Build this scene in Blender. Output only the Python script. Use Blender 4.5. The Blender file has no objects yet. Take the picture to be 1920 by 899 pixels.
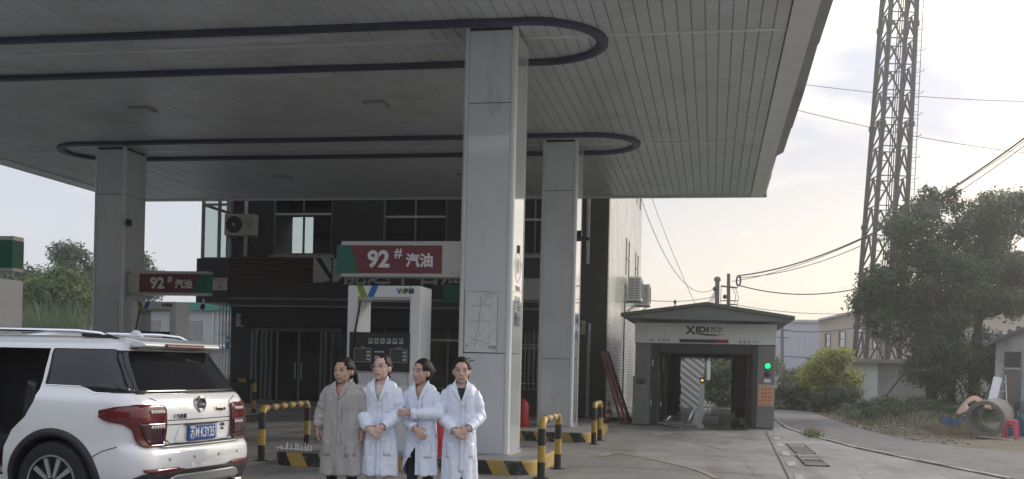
import bpy, bmesh, math, random
import numpy as np
from mathutils import Vector, Matrix, noise as mnoise
R = math.radians
random.seed(7)
rnd = random.random
def uni(a, b): return a + (b - a) * random.random()
SC = bpy.context.scene
COL = SC.collection

# ------------------------------------------------------------------ camera
FPX, HCAM, YAW, ROLL = 2000.0, 1.53, math.atan(375 / 2000), R(1.3)
cam_d = bpy.data.cameras.new('camera')
cam = bpy.data.objects.new('camera', cam_d)
COL.objects.link(cam)
cam_d.sensor_width = 36.0
cam_d.lens = FPX / 1920 * 36
cam_d.shift_y = 237.5 / 1920
cam_d.clip_start = 0.1
cam_d.clip_end = 2000
cam.matrix_world = (Matrix.Translation((0, 0, HCAM)) @ Matrix.Rotation(YAW, 4, 'Z')
                    @ Matrix.Rotation(R(90), 4, 'X') @ Matrix.Rotation(ROLL, 4, 'Z'))
SC.camera = cam
FWD = Vector((-math.sin(YAW), math.cos(YAW), 0))
RGT = Vector((math.cos(YAW), math.sin(YAW), 0))
def cd(right, depth, z=0.0):
    """point given by metres right of / ahead of where the photographer stands"""
    p = RGT * right + FWD * depth
    return Vector((p.x, p.y, z))

# ------------------------------------------------------------------ sky and light
SUN_AZ, SUN_EL = R(44), R(24)        # azimuth clockwise from +Y
world = bpy.data.worlds.new('World')
SC.world = world
world.use_nodes = True
wn, wl = world.node_tree.nodes, world.node_tree.links
wn.clear()
wo = wn.new('ShaderNodeOutputWorld'); bg = wn.new('ShaderNodeBackground')
sky = wn.new('ShaderNodeTexSky'); sky.sky_type = 'NISHITA'; sky.sun_disc = False
sky.sun_elevation = SUN_EL; sky.sun_rotation = SUN_AZ
sky.air_density = 1.0; sky.dust_density = 4.0; sky.ozone_density = 1.0
bg.inputs['Strength'].default_value = 0.13
geo = wn.new('ShaderNodeTexCoord')
def wmath(op, a, b=None, c=None):
    n = wn.new('ShaderNodeMath'); n.operation = op
    for i, v in enumerate((a, b, c)):
        if v is None: continue
        if isinstance(v, (int, float)): n.inputs[i].default_value = v
        else: wl.new(v, n.inputs[i])
    return n.outputs[0]
sep = wn.new('ShaderNodeSeparateXYZ'); wl.new(geo.outputs['Generated'], sep.inputs[0])
# cloud layer seen from below: project the direction on a plane overhead
zc = wmath('ADD', wmath('MAXIMUM', sep.outputs['Z'], 0.0), 0.16)
cx = wmath('DIVIDE', sep.outputs['X'], zc); cy = wmath('DIVIDE', sep.outputs['Y'], zc)
comb = wn.new('ShaderNodeCombineXYZ'); wl.new(cx, comb.inputs[0]); wl.new(cy, comb.inputs[1])
n1 = wn.new('ShaderNodeTexNoise'); n1.inputs['Scale'].default_value = 1.5; n1.inputs['Detail'].default_value = 7
n1.inputs['Roughness'].default_value = 0.52; n1.inputs['Distortion'].default_value = 0.35
cofs = wn.new('ShaderNodeVectorMath'); cofs.inputs[1].default_value = (3.1, 1.7, 0); wl.new(comb.outputs[0], cofs.inputs[0]); wl.new(cofs.outputs[0], n1.inputs['Vector'])
cr = wn.new('ShaderNodeValToRGB'); cr.color_ramp.elements[0].position = 0.46; cr.color_ramp.elements[1].position = 0.64
wl.new(n1.outputs['Fac'], cr.inputs[0])
# thin white overcast veil: brighter and creamier towards the low sun
sd = Vector((math.sin(SUN_AZ) * math.cos(SUN_EL), math.cos(SUN_AZ) * math.cos(SUN_EL), math.sin(SUN_EL)))
dot = wn.new('ShaderNodeVectorMath'); dot.operation = 'DOT_PRODUCT'
wl.new(geo.outputs['Generated'], dot.inputs[0]); dot.inputs[1].default_value = sd
glow = wn.new('ShaderNodeMapRange'); glow.inputs['From Min'].default_value = 0.38; glow.inputs['From Max'].default_value = 0.88
wl.new(dot.outputs['Value'], glow.inputs['Value'])
veil = wn.new('ShaderNodeMix'); veil.data_type = 'RGBA'
veil.inputs['A'].default_value = (4.75, 4.8, 5.1, 1); veil.inputs['B'].default_value = (7.6, 6.6, 5.05, 1)
wl.new(glow.outputs['Result'], veil.inputs['Factor'])
gap = wn.new('ShaderNodeMix'); gap.data_type = 'RGBA'
gap.inputs['A'].default_value = (3.4, 3.6, 4.1, 1); gap.inputs['B'].default_value = (2.9, 2.98, 3.5, 1)
wl.new(glow.outputs['Result'], gap.inputs['Factor'])
hz = wn.new('ShaderNodeMapRange'); hz.inputs['From Min'].default_value = 0.07; hz.inputs['From Max'].default_value = 0.21
hz.inputs['To Min'].default_value = 0.9; hz.inputs['To Max'].default_value = 0.0
wl.new(sep.outputs['Z'], hz.inputs['Value'])
cloud = wmath('MAXIMUM', cr.outputs['Color'], hz.outputs['Result'])
lay = wn.new('ShaderNodeMix'); lay.data_type = 'RGBA'
wl.new(cloud, lay.inputs['Factor']); wl.new(gap.outputs['Result'], lay.inputs['A']); wl.new(veil.outputs['Result'], lay.inputs['B'])
fin = wn.new('ShaderNodeMix'); fin.data_type = 'RGBA'; fin.inputs['Factor'].default_value = 0.86
wl.new(sky.outputs[0], fin.inputs['A']); wl.new(lay.outputs['Result'], fin.inputs['B'])
# overcast luminance law: the vault brightens steadily towards the zenith
zen = wmath('MULTIPLY_ADD', wmath('MAXIMUM', sep.outputs['Z'], 0.0), 1.2, 0.9)
zm = wn.new('ShaderNodeVectorMath'); zm.operation = 'SCALE'; wl.new(fin.outputs['Result'], zm.inputs[0]); wl.new(zen, zm.inputs['Scale'])
wl.new(zm.outputs[0], bg.inputs['Color']); wl.new(bg.outputs[0], wo.inputs['Surface'])
sun_d = bpy.data.lights.new('sun', 'SUN'); sun_d.energy = 1.5; sun_d.angle = R(12); sun_d.color = (1, 0.93, 0.82)
sun = bpy.data.objects.new('sun', sun_d); COL.objects.link(sun)
sun.rotation_euler = sd.to_track_quat('Z', 'Y').to_euler()
SC.view_settings.view_transform = 'Standard'; SC.view_settings.look = 'None'
SC.view_settings.exposure = 0.52; SC.view_settings.gamma = 1.0
SC.view_settings.use_curve_mapping = False
SC.render.engine = 'CYCLES'
SC.cycles.use_denoising = True
SC.cycles.max_bounces = 8
SC.cycles.diffuse_bounces = 5
SC.cycles.volume_bounces = 0
SC.cycles.transparent_max_bounces = 16

# ------------------------------------------------------------------ materials
MATS = {}
def mat(name, col, rough=0.6, metal=0.0, var=0.0, vs=3.0, var2=None, bump=0.0, bs=40.0, coat=0.0, spec=0.5,
        stretch=(1, 1, 1), dirt=None, ds=1.5, dlo=0.5, dhi=0.7, emit=None, es=1.0, trans=0.0, alpha=1.0):
    """Principled material, colour varied by object-space noise; 'dirt' = second colour in noise patches"""
    if name in MATS: return MATS[name]
    m = bpy.data.materials.new(name); m.use_nodes = True
    nt = m.node_tree; b = nt.nodes['Principled BSDF']
    c = (*col, 1) if len(col) == 3 else col
    b.inputs['Base Color'].default_value = c
    b.inputs['Roughness'].default_value = rough; b.inputs['Metallic'].default_value = metal
    b.inputs['Coat Weight'].default_value = coat; b.inputs['Specular IOR Level'].default_value = spec
    b.inputs['Transmission Weight'].default_value = trans; b.inputs['Alpha'].default_value = alpha
    if emit: b.inputs['Emission Color'].default_value = (*emit, 1); b.inputs['Emission Strength'].default_value = es
    if var or dirt or bump:
        g = nt.nodes.new('ShaderNodeNewGeometry')
        mp = nt.nodes.new('ShaderNodeMapping'); mp.inputs['Scale'].default_value = stretch
        nt.links.new(g.outputs['Position'], mp.inputs['Vector'])
        out = None
        if var:
            n = nt.nodes.new('ShaderNodeTexNoise'); n.inputs['Scale'].default_value = vs; n.inputs['Detail'].default_value = 6
            n.inputs['Roughness'].default_value = 0.62
            nt.links.new(mp.outputs[0], n.inputs['Vector'])
            mr = nt.nodes.new('ShaderNodeMapRange'); mr.inputs['From Min'].default_value = 0.3; mr.inputs['From Max'].default_value = 0.7
            nt.links.new(n.outputs['Fac'], mr.inputs['Value'])
            mx = nt.nodes.new('ShaderNodeMix'); mx.data_type = 'RGBA'
            a2 = var2 or tuple(v * (1 - var) for v in col)
            hi = tuple(min(1, v * (1 + var * 0.6)) for v in col)
            mx.inputs['A'].default_value = (*a2, 1); mx.inputs['B'].default_value = (*hi, 1)
            nt.links.new(mr.outputs[0], mx.inputs['Factor']); out = mx.outputs['Result']
        if dirt:
            n = nt.nodes.new('ShaderNodeTexNoise'); n.inputs['Scale'].default_value = ds; n.inputs['Detail'].default_value = 8
            n.inputs['Roughness'].default_value = 0.7
            nt.links.new(mp.outputs[0], n.inputs['Vector'])
            mr = nt.nodes.new('ShaderNodeMapRange'); mr.inputs['From Min'].default_value = dlo; mr.inputs['From Max'].default_value = dhi
            nt.links.new(n.outputs['Fac'], mr.inputs['Value'])
            mx = nt.nodes.new('ShaderNodeMix'); mx.data_type = 'RGBA'
            if out: nt.links.new(out, mx.inputs['A'])
            else: mx.inputs['A'].default_value = c
            mx.inputs['B'].default_value = (*dirt, 1)
            nt.links.new(mr.outputs[0], mx.inputs['Factor']); out = mx.outputs['Result']
        if out: nt.links.new(out, b.inputs['Base Color'])
        if bump:
            n = nt.nodes.new('ShaderNodeTexNoise'); n.inputs['Scale'].default_value = bs; n.inputs['Detail'].default_value = 5
            nt.links.new(mp.outputs[0], n.inputs['Vector'])
            bp = nt.nodes.new('ShaderNodeBump'); bp.inputs['Strength'].default_value = bump; bp.inputs['Distance'].default_value = 0.02
            nt.links.new(n.outputs['Fac'], bp.inputs['Height']); nt.links.new(bp.outputs[0], b.inputs['Normal'])
    MATS[name] = m
    return m
def glassmat(name, tint=(0.75, 0.8, 0.78), clear=0.75):
    if name in MATS: return MATS[name]
    m = bpy.data.materials.new(name); m.use_nodes = True; nt = m.node_tree; nt.nodes.clear()
    o = nt.nodes.new('ShaderNodeOutputMaterial'); t = nt.nodes.new('ShaderNodeBsdfTransparent'); t.inputs[0].default_value = (*tint, 1)
    gl = nt.nodes.new('ShaderNodeBsdfGlossy'); gl.inputs['Roughness'].default_value = 0.03
    fr = nt.nodes.new('ShaderNodeFresnel'); fr.inputs[0].default_value = 1.5
    mx = nt.nodes.new('ShaderNodeMixShader')
    nt.links.new(fr.outputs[0], mx.inputs[0]); nt.links.new(t.outputs[0], mx.inputs[1]); nt.links.new(gl.outputs[0], mx.inputs[2])
    nt.links.new(mx.outputs[0], o.inputs[0]); MATS[name] = m
    return m
def tilemat(name, c1, c2, mortar, sx, sy, axes='xz', rough=0.3, off=0.5, ms=0.02, bias=0.0):
    """brick-texture surface for tiles too small to pick apart; axes picks the two world axes"""
    m = bpy.data.materials.new(name); m.use_nodes = True; nt = m.node_tree; b = nt.nodes['Principled BSDF']
    g = nt.nodes.new('ShaderNodeNewGeometry'); s = nt.nodes.new('ShaderNodeSeparateXYZ'); c = nt.nodes.new('ShaderNodeCombineXYZ')
    nt.links.new(g.outputs['Position'], s.inputs[0])
    nt.links.new(s.outputs['xyz'.index(axes[0])], c.inputs[0]); nt.links.new(s.outputs['xyz'.index(axes[1])], c.inputs[1])
    br = nt.nodes.new('ShaderNodeTexBrick'); br.offset = off
    br.inputs['Scale'].default_value = 1; br.inputs['Brick Width'].default_value = sx; br.inputs['Row Height'].default_value = sy
    br.inputs['Mortar Size'].default_value = ms; br.inputs['Color1'].default_value = (*c1, 1); br.inputs['Color2'].default_value = (*c2, 1)
    br.inputs['Mortar'].default_value = (*mortar, 1); br.inputs['Bias'].default_value = bias
    nt.links.new(c.outputs[0], br.inputs['Vector'])
    n = nt.nodes.new('ShaderNodeTexNoise'); n.inputs['Scale'].default_value = 0.8; n.inputs['Detail'].default_value = 6
    nt.links.new(g.outputs['Position'], n.inputs['Vector'])
    mr = nt.nodes.new('ShaderNodeMapRange'); mr.inputs['From Min'].default_value = .3; mr.inputs['From Max'].default_value = .7
    mr.inputs['To Min'].default_value = .72; mr.inputs['To Max'].default_value = 1.05
    nt.links.new(n.outputs['Fac'], mr.inputs['Value'])
    mx = nt.nodes.new('ShaderNodeMix'); mx.data_type = 'RGBA'; mx.blend_type = 'MULTIPLY'; mx.inputs['Factor'].default_value = 1
    nt.links.new(br.outputs['Color'], mx.inputs['A']); nt.links.new(mr.outputs[0], mx.inputs['B'])
    nt.links.new(mx.outputs['Result'], b.inputs['Base Color']); b.inputs['Roughness'].default_value = rough
    bp = nt.nodes.new('ShaderNodeBump'); bp.inputs['Strength'].default_value = 0.25; bp.inputs['Distance'].default_value = 0.01; bp.invert = True
    nt.links.new(br.outputs['Fac'], bp.inputs['Height']); nt.links.new(bp.outputs[0], b.inputs['Normal'])
    MATS[name] = m
    return m
def stripemat(name, c1, c2, period, slant, axis='x', rough=0.55, wear=(0.3, 0.28, 0.25)):
    """painted hazard stripes, worn in noise patches"""
    m = bpy.data.materials.new(name); m.use_nodes = True; nt = m.node_tree; b = nt.nodes['Principled BSDF']
    g = nt.nodes.new('ShaderNodeNewGeometry'); s = nt.nodes.new('ShaderNodeSeparateXYZ'); nt.links.new(g.outputs['Position'], s.inputs[0])
    def mth(op, a, v):
        n = nt.nodes.new('ShaderNodeMath'); n.operation = op; nt.links.new(a, n.inputs[0])
        if isinstance(v, (int, float)): n.inputs[1].default_value = v
        else: nt.links.new(v, n.inputs[1])
        return n.outputs[0]
    ax = s.outputs['xyz'.index(axis)]
    t = mth('ADD', ax, mth('MULTIPLY', s.outputs[2], -slant))
    t = mth('GREATER_THAN', mth('FRACT', mth('MULTIPLY', t, 1 / period), 0.0), 0.5)
    mx = nt.nodes.new('ShaderNodeMix'); mx.data_type = 'RGBA'; nt.links.new(t, mx.inputs['Factor'])
    mx.inputs['A'].default_value = (*c1, 1); mx.inputs['B'].default_value = (*c2, 1)
    n = nt.nodes.new('ShaderNodeTexNoise'); n.inputs['Scale'].default_value = 9; n.inputs['Detail'].default_value = 8; n.inputs['Roughness'].default_value = .7
    nt.links.new(g.outputs['Position'], n.inputs['Vector'])
    mr = nt.nodes.new('ShaderNodeMapRange'); mr.inputs['From Min'].default_value = .54; mr.inputs['From Max'].default_value = .72; mr.inputs['To Max'].default_value = .8
    nt.links.new(n.outputs['Fac'], mr.inputs['Value'])
    m2 = nt.nodes.new('ShaderNodeMix'); m2.data_type = 'RGBA'; nt.links.new(mr.outputs[0], m2.inputs['Factor'])
    nt.links.new(mx.outputs['Result'], m2.inputs['A']); m2.inputs['B'].default_value = (*wear, 1)
    nt.links.new(m2.outputs['Result'], b.inputs['Base Color']); b.inputs['Roughness'].default_value = rough
    MATS[name] = m
    return m

M_plank = mat('ceiling_metal', (0.585, 0.61, 0.625), 0.36, var=0.12, vs=0.6, dirt=(0.42, 0.42, 0.40), ds=0.9, dlo=.50, dhi=.75)
M_trimw = mat('white_trim', (0.72, 0.73, 0.73), 0.3, var=0.06, vs=2)
M_pillar = mat('enamel_panel', (0.64, 0.69, 0.71), 0.10, coat=1.0, var=0.07, vs=1.2, dirt=(0.40, 0.41, 0.40), ds=3.2, dlo=.55, dhi=.8, stretch=(1, 1, .22), bump=.03, bs=3)
M_neon = mat('dark_blue_channel', (0.04, 0.043, 0.085), 0.45, var=.3, vs=5)
M_peel = mat('peeling_film', (0.55, 0.56, 0.6), 0.5)
M_steel = mat('galvanised_steel', (0.45, 0.46, 0.47), 0.4, metal=.7, var=.2, vs=6)
M_dark = mat('dark_recess', (0.02, 0.02, 0.022), 0.7)
M_black = mat('black_plastic', (0.014, 0.015, 0.016), 0.4)
M_white = mat('white_paint', (0.78, 0.79, 0.79), 0.4, var=.05, vs=4)
M_red = mat('sign_red', (0.17, 0.028, 0.042), 0.35, var=.08, vs=3)
M_green = mat('sign_green', (0.004, 0.14, 0.09), 0.35)
M_yellow = mat('hazard_yellow', (0.42, 0.28, 0.05), 0.5, dirt=(0.25, 0.2, 0.1), ds=12, dlo=.55, dhi=.75)
M_blackp = mat('hazard_black', (0.02, 0.02, 0.02), 0.5, dirt=(0.12, 0.11, 0.1), ds=12, dlo=.6, dhi=.8)
M_glass = glassmat('clear_glass')
M_dglass = mat('dark_glass', (0.012, 0.014, 0.015), 0.06)
M_conc = mat('concrete', (0.33, 0.32, 0.30), 0.8, var=.3, vs=1.5, bump=.2, bs=30, dirt=(.18, .18, .17), ds=.9)

# ------------------------------------------------------------------ mesh helpers
ORG = {}
class MB:
    def __init__(s): s.v = []; s.f = []; s.mi = []; s.cm = 0
    def add(s, vs, fs):
        o = len(s.v); s.v += [tuple(v) for v in vs]; s.f += [tuple(i + o for i in f) for f in fs]; s.mi += [s.cm] * len(fs)
        return s
    def box(s, x0, x1, y0, y1, z0, z1):
        x0, x1 = min(x0, x1), max(x0, x1); y0, y1 = min(y0, y1), max(y0, y1); z0, z1 = min(z0, z1), max(z0, z1)
        return s.add([(x0, y0, z0), (x1, y0, z0), (x1, y1, z0), (x0, y1, z0), (x0, y0, z1), (x1, y0, z1), (x1, y1, z1), (x0, y1, z1)],
                     [(0, 3, 2, 1), (4, 5, 6, 7), (0, 1, 5, 4), (1, 2, 6, 5), (2, 3, 7, 6), (3, 0, 4, 7)])
    def obox(s, M, sx, sy, sz):
        vs = [M @ Vector((x * sx / 2, y * sy / 2, z * sz / 2)) for x, y, z in
              [(-1, -1, -1), (1, -1, -1), (1, 1, -1), (-1, 1, -1), (-1, -1, 1), (1, -1, 1), (1, 1, 1), (-1, 1, 1)]]
        return s.add(vs, [(0, 3, 2, 1), (4, 5, 6, 7), (0, 1, 5, 4), (1, 2, 6, 5), (2, 3, 7, 6), (3, 0, 4, 7)])
    def prism(s, poly, axis, a, b):
        """poly: 2D points; axis 'x': (y,z) 'y': (x,z) 'z': (x,y)"""
        def mk(p, t): return {'x': (t, p[0], p[1]), 'y': (p[0], t, p[1]), 'z': (p[0], p[1], t)}[axis]
        n = len(poly)
        vs = [mk(p, a) for p in poly] + [mk(p, b) for p in poly]
        fs = [tuple(range(n))[::-1], tuple(range(n, 2 * n))] + [(i, (i + 1) % n, n + (i + 1) % n, n + i) for i in range(n)]
        return s.add(vs, fs)
    def bar(s, p, q, w, h=None, up=(0, 0, 1)):
        p, q = Vector(p), Vector(q); h = h or w; d = (q - p)
        L = d.length
        if L < 1e-6: return s
        d.normalize(); upv = Vector(up)
        if abs(d.dot(upv)) > .98: upv = Vector((0, 1, 0))
        x = d.cross(upv).normalized(); y = x.cross(d).normalized()
        M = Matrix.Translation((p + q) / 2) @ Matrix((x, d, y)).transposed().to_4x4()
        return s.obox(M, w, L, h)
    def tube(s, pts, r, n=8, cap=True):
        pts = [Vector(p) for p in pts]; m = len(pts)
        rs = r if isinstance(r, (list, tuple)) else [r] * m
        vs = []; prev = None
        for i, p in enumerate(pts):
            d = (pts[min(i + 1, m - 1)] - pts[max(i - 1, 0)])
            d = d.normalized() if d.length > 1e-9 else Vector((0, 0, 1))
            if prev is None:
                a = Vector((0, 0, 1)) if abs(d.z) < .9 else Vector((1, 0, 0))
                x = d.cross(a).normalized()
            else:
                x = (prev - d * prev.dot(d))
                x = x.normalized() if x.length > 1e-6 else d.orthogonal().normalized()
            prev = x; y = d.cross(x)
            for k in range(n):
                t = 2 * math.pi * k / n
                vs.append(p + (x * math.cos(t) + y * math.sin(t)) * rs[i])
        fs = []
        for i in range(m - 1):
            for k in range(n):
                a, b = i * n + k, i * n + (k + 1) % n
                fs.append((a, b, b + n, a + n))
        if cap: fs += [tuple(range(n))[::-1], tuple(range((m - 1) * n, m * n))]
        return s.add(vs, fs)
    def lathe(s, prof, c=(0, 0, 0), axis='z', n=24, cap=True):
        """prof: (r, h) list"""
        vs = []; c = Vector(c)
        for r, h in prof:
            for k in range(n):
                t = 2 * math.pi * k / n; a, b = r * math.cos(t), r * math.sin(t)
                vs.append(c + Vector({'z': (a, b, h), 'y': (a, h, b), 'x': (h, a, b)}[axis]))
        fs = []
        for i in range(len(prof) - 1):
            for k in range(n):
                a, b = i * n + k, i * n + (k + 1) % n
                fs.append((a, b, b + n, a + n))
        if cap: fs += [tuple(range(n))[::-1], tuple(range((len(prof) - 1) * n, len(prof) * n))]
        return s.add(vs, fs)
    def ell(s, c, rx, ry, rz, n=14, m=9, M=None):
        vs = []; c = Vector(c)
        for i in range(m + 1):
            ph = math.pi * i / m
            for k in range(n):
                t = 2 * math.pi * k / n
                v = Vector((rx * math.sin(ph) * math.cos(t), ry * math.sin(ph) * math.sin(t), rz * math.cos(ph)))
                vs.append(c + (M @ v if M else v))
        fs = [(i * n + k, (i + 1) * n + k, (i + 1) * n + (k + 1) % n, i * n + (k + 1) % n) for i in range(m) for k in range(n)]
        return s.add(vs, fs)
    def mesh(s, name, mats, smooth=False, off=(0, 0, 0)):
        me = bpy.data.meshes.new(name)
        o = Vector(off)
        me.from_pydata([tuple(Vector(v) - o) for v in s.v], [], s.f)
        for m in (mats if isinstance(mats, (list, tuple)) else [mats]): me.materials.append(m)
        me.polygons.foreach_set('material_index', s.mi)
        bm = bmesh.new(); bm.from_mesh(me); bmesh.ops.recalc_face_normals(bm, faces=bm.faces); bm.to_mesh(me); bm.free()
        if smooth: shade(me, 40 if smooth is True else smooth)
        return me
    def build(s, name, mats, parent=None, smooth=False, bevel=0.0, off=None):
        """verts in the frame of the top-level thing (unrotated things: world minus its base point)"""
        o = off if off is not None else (ORG.get(parent.name, (0, 0, 0)) if parent else (0, 0, 0))
        me = s.mesh(name, mats, smooth, o)
        ob = bpy.data.objects.new(name, me); COL.objects.link(ob)
        if parent: ob.parent = parent; ORG[ob.name] = o
        else: ob.location = o
        if bevel:
            b = ob.modifiers.new('edge', 'BEVEL'); b.width = bevel; b.segments = 2; b.limit_method = 'ANGLE'; b.angle_limit = R(50)
        return ob
def shade(me, ang=40):
    me.polygons.foreach_set('use_smooth', [True] * len(me.polygons))
    try: me.set_sharp_from_angle(angle=R(ang))
    except Exception: pass
def tag(o, label, cat, group=None, kind=None):
    if label: o['label'] = label
    if cat: o['category'] = cat
    if group: o['group'] = group
    if kind: o['kind'] = kind
    return o
def thing(name, label, cat, loc=(0, 0, 0), rz=0.0, group=None, local=False):
    o = bpy.data.objects.new(name, None); COL.objects.link(o); o.empty_display_size = .2
    o.location = loc; o.rotation_euler = (0, 0, rz)
    ORG[o.name] = (0, 0, 0) if local else tuple(loc)
    return tag(o, label, cat, group)
def single(mb, name, mats, base, label, cat, group=None, smooth=False, bevel=0, kind=None):
    o = mb.build(name, mats, None, smooth, bevel, off=base)
    return tag(o, label, cat, group, kind)
def copy_tree(o, parent=None):
    c = o.copy(); COL.objects.link(c)
    if parent: c.parent = parent
    for ch in o.children: copy_tree(ch, c)
    return c
def plate(shared, name, mat_, parent, loc):
    o = bpy.data.objects.new(name, shared); COL.objects.link(o); o.parent = parent; o.location = loc
    return o
_txt = bpy.data.curves.new('t', 'FONT')
_txo = bpy.data.objects.new('t', _txt); COL.objects.link(_txo)
def text(body, size, mat_, parent, loc, rot=(R(90), 0, 0), name='lettering', bold=0.0, ext=0.003, width=None, local=False):
    """flat lettering as mesh, centred at loc (world, or local for rotated things)"""
    _txt.body = body; _txt.size = size; _txt.align_x = 'CENTER'; _txt.align_y = 'CENTER'
    _txt.offset = bold; _txt.extrude = ext; _txt.resolution_u = 3
    bpy.context.view_layer.update()
    me = bpy.data.meshes.new_from_object(_txo.evaluated_get(bpy.context.evaluated_depsgraph_get()))
    me.name = name
    if width and len(me.vertices):
        xs = [v.co.x for v in me.vertices]; k = width / max(1e-6, max(xs) - min(xs)); mid = (max(xs) + min(xs)) / 2
        for v in me.vertices: v.co.x = (v.co.x - mid) * k
    from mathutils import Euler
    o3 = Vector(ORG.get(parent.name, (0, 0, 0))) if (parent and not local) else Vector((0, 0, 0))
    me.transform(Matrix.Translation(Vector(loc) - o3) @ Euler(rot).to_matrix().to_4x4())
    me.materials.clear(); me.materials.append(mat_)
    o = bpy.data.objects.new(name, me); COL.objects.link(o)
    if parent: o.parent = parent; ORG[o.name] = tuple(o3)
    return o

# ------------------------------------------------------------------ ground
def ground_mat():
    m = bpy.data.materials.new('concrete_yard'); m.use_nodes = True; nt = m.node_tree; b = nt.nodes['Principled BSDF']
    g = nt.nodes.new('ShaderNodeNewGeometry')
    def noi(sc, det, st=(1, 1, 1), ro=.6):
        mp = nt.nodes.new('ShaderNodeMapping'); mp.inputs['Scale'].default_value = st
        nt.links.new(g.outputs['Position'], mp.inputs[0])
        n = nt.nodes.new('ShaderNodeTexNoise'); n.inputs['Scale'].default_value = sc; n.inputs['Detail'].default_value = det
        n.inputs['Roughness'].default_value = ro; nt.links.new(mp.outputs[0], n.inputs['Vector']); return n.outputs['Fac']
    def ramp(src, lo, hi, a, c):
        r = nt.nodes.new('ShaderNodeMapRange'); r.inputs[1].default_value = lo; r.inputs[2].default_value = hi
        r.inputs[3].default_value = a; r.inputs[4].default_value = c; nt.links.new(src, r.inputs[0]); return r.outputs[0]
    def mix(f, A, B, bt='MIX'):
        x = nt.nodes.new('ShaderNodeMix'); x.data_type = 'RGBA'; x.blend_type = bt
        if isinstance(f, float): x.inputs['Factor'].default_value = f
        else: nt.links.new(f, x.inputs['Factor'])
        for k, v in (('A', A), ('B', B)):
            if isinstance(v, tuple): x.inputs[k].default_value = (*v, 1)
            else: nt.links.new(v, x.inputs[k])
        return x.outputs['Result']
    col = mix(ramp(noi(.35, 6), .35, .65, 0, 1), (.20, .198, .192), (.315, .308, .298))
    col = mix(ramp(noi(1.6, 8, (1, .35, 1), .7), .5, .75, 0, .75), col, (.13, .125, .12))
    col = mix(ramp(noi(14, 6), .45, .8, 0, .4), col, (.17, .165, .155))
    col = mix(ramp(noi(.55, 5, (1, .5, 1), .65), .55, .68, 0, .7), col, (.09, .088, .085))
    # crazed cracks
    vo = nt.nodes.new('ShaderNodeTexVoronoi'); vo.feature = 'DISTANCE_TO_EDGE'; vo.inputs['Scale'].default_value = .42
    ad = nt.nodes.new('ShaderNodeMixRGB'); ad.blend_type = 'ADD'; ad.inputs[0].default_value = .35
    nz_ = nt.nodes.new('ShaderNodeTexNoise'); nz_.inputs['Scale'].default_value = 1.8; nz_.inputs['Detail'].default_value = 6; nt.links.new(g.outputs['Position'], nz_.inputs['Vector'])
    nt.links.new(g.outputs['Position'], ad.inputs[1]); nt.links.new(nz_.outputs['Color'], ad.inputs[2]); nt.links.new(ad.outputs[0], vo.inputs['Vector'])
    col = mix(ramp(vo.outputs['Distance'], .0, .007, .75, 0), col, (.05, .05, .048))
    # tyre-darkened lanes along the drive
    col = mix(ramp(noi(.9, 4, (1.6, .10, 1), .5), .52, .66, 0, .55), col, (.12, .118, .115))
    # oil spots
    v2 = nt.nodes.new('ShaderNodeTexVoronoi'); v2.inputs['Scale'].default_value = 1.1; nt.links.new(ad.outputs[0], v2.inputs['Vector'])
    col = mix(ramp(v2.outputs['Distance'], .10, .22, .5, 0), col, (.08, .078, .075))
    nt.links.new(col, b.inputs['Base Color'])
    nt.links.new(ramp(noi(.8, 5), .35, .7, .75, .38), b.inputs['Roughness'])
    bp = nt.nodes.new('ShaderNodeBump'); bp.inputs['Strength'].default_value = .25; bp.inputs['Distance'].default_value = .01
    nt.links.new(noi(35, 6), bp.inputs['Height']); nt.links.new(bp.outputs[0], b.inputs['Normal'])
    return m
M_yard = ground_mat()
M_soil = mat('dry_soil', (0.16, 0.135, 0.10), 0.95, var=.45, vs=1.4, bump=.5, bs=12, dirt=(.07, .085, .035), ds=.7, dlo=.48, dhi=.6)
M_asph = mat('worn_asphalt', (0.17, 0.165, 0.16), 0.85, var=.3, vs=.8, bump=.3, bs=60, dirt=(.085, .083, .08), ds=.8, dlo=.5, dhi=.65, stretch=(1, .5, 1))
def struct(mb, name, m, smooth=False):
    o = mb.build(name, m, None, smooth); o['kind'] = 'structure'; return o
struct(MB().add([(-400, -60, -.03), (400, -60, -.03), (400, 900, -.03), (-400, 900, -.03)], [(0, 1, 2, 3)]), 'ground', M_soil)
# station yard: concrete slabs bounded by the kerb line on the right
KERB = [(8.5, 6.0), (6.2, 12.5), (4.41, 17.14), (3.64, 20.05), (2.95, 23.0), (2.61, 25.28), (2.3, 27.6), (2.05, 29.9), (2.0, 36), (2.0, 44)]
FAR = [(14.5, 14.5), (9.5, 19.5), (6.4, 23.2), (5.3, 24.8), (4.65, 26.8), (4.25, 30), (4.05, 33.5), (3.95, 38), (3.95, 43.5), (4.3, 47), (5.2, 52), (8, 60), (20, 75)]
yard = [(-45, -8)] + [(30, -8), (14, 1.5)] + KERB + [(-2.6, 44), (-2.6, 60), (-45, 60)]
m_ = MB(); n_ = len(yard); m_.add([(x, y, 0) for x, y in yard], [tuple(range(n_))])
struct(m_, 'concrete_yard', M_yard)
lane = KERB + [(2.6, 47), (3.5, 55), (6, 64), (18, 79)]
m_ = MB(); poly = [(x, y, -.012) for x, y in [(16, 1)] + lane] + [(x, y, -.012) for x, y in FAR[::-1]] + [(30, 6, -.012)]
m_.add(poly, [tuple(range(len(poly)))]); struct(m_, 'asphalt_lane', M_asph)
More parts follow.
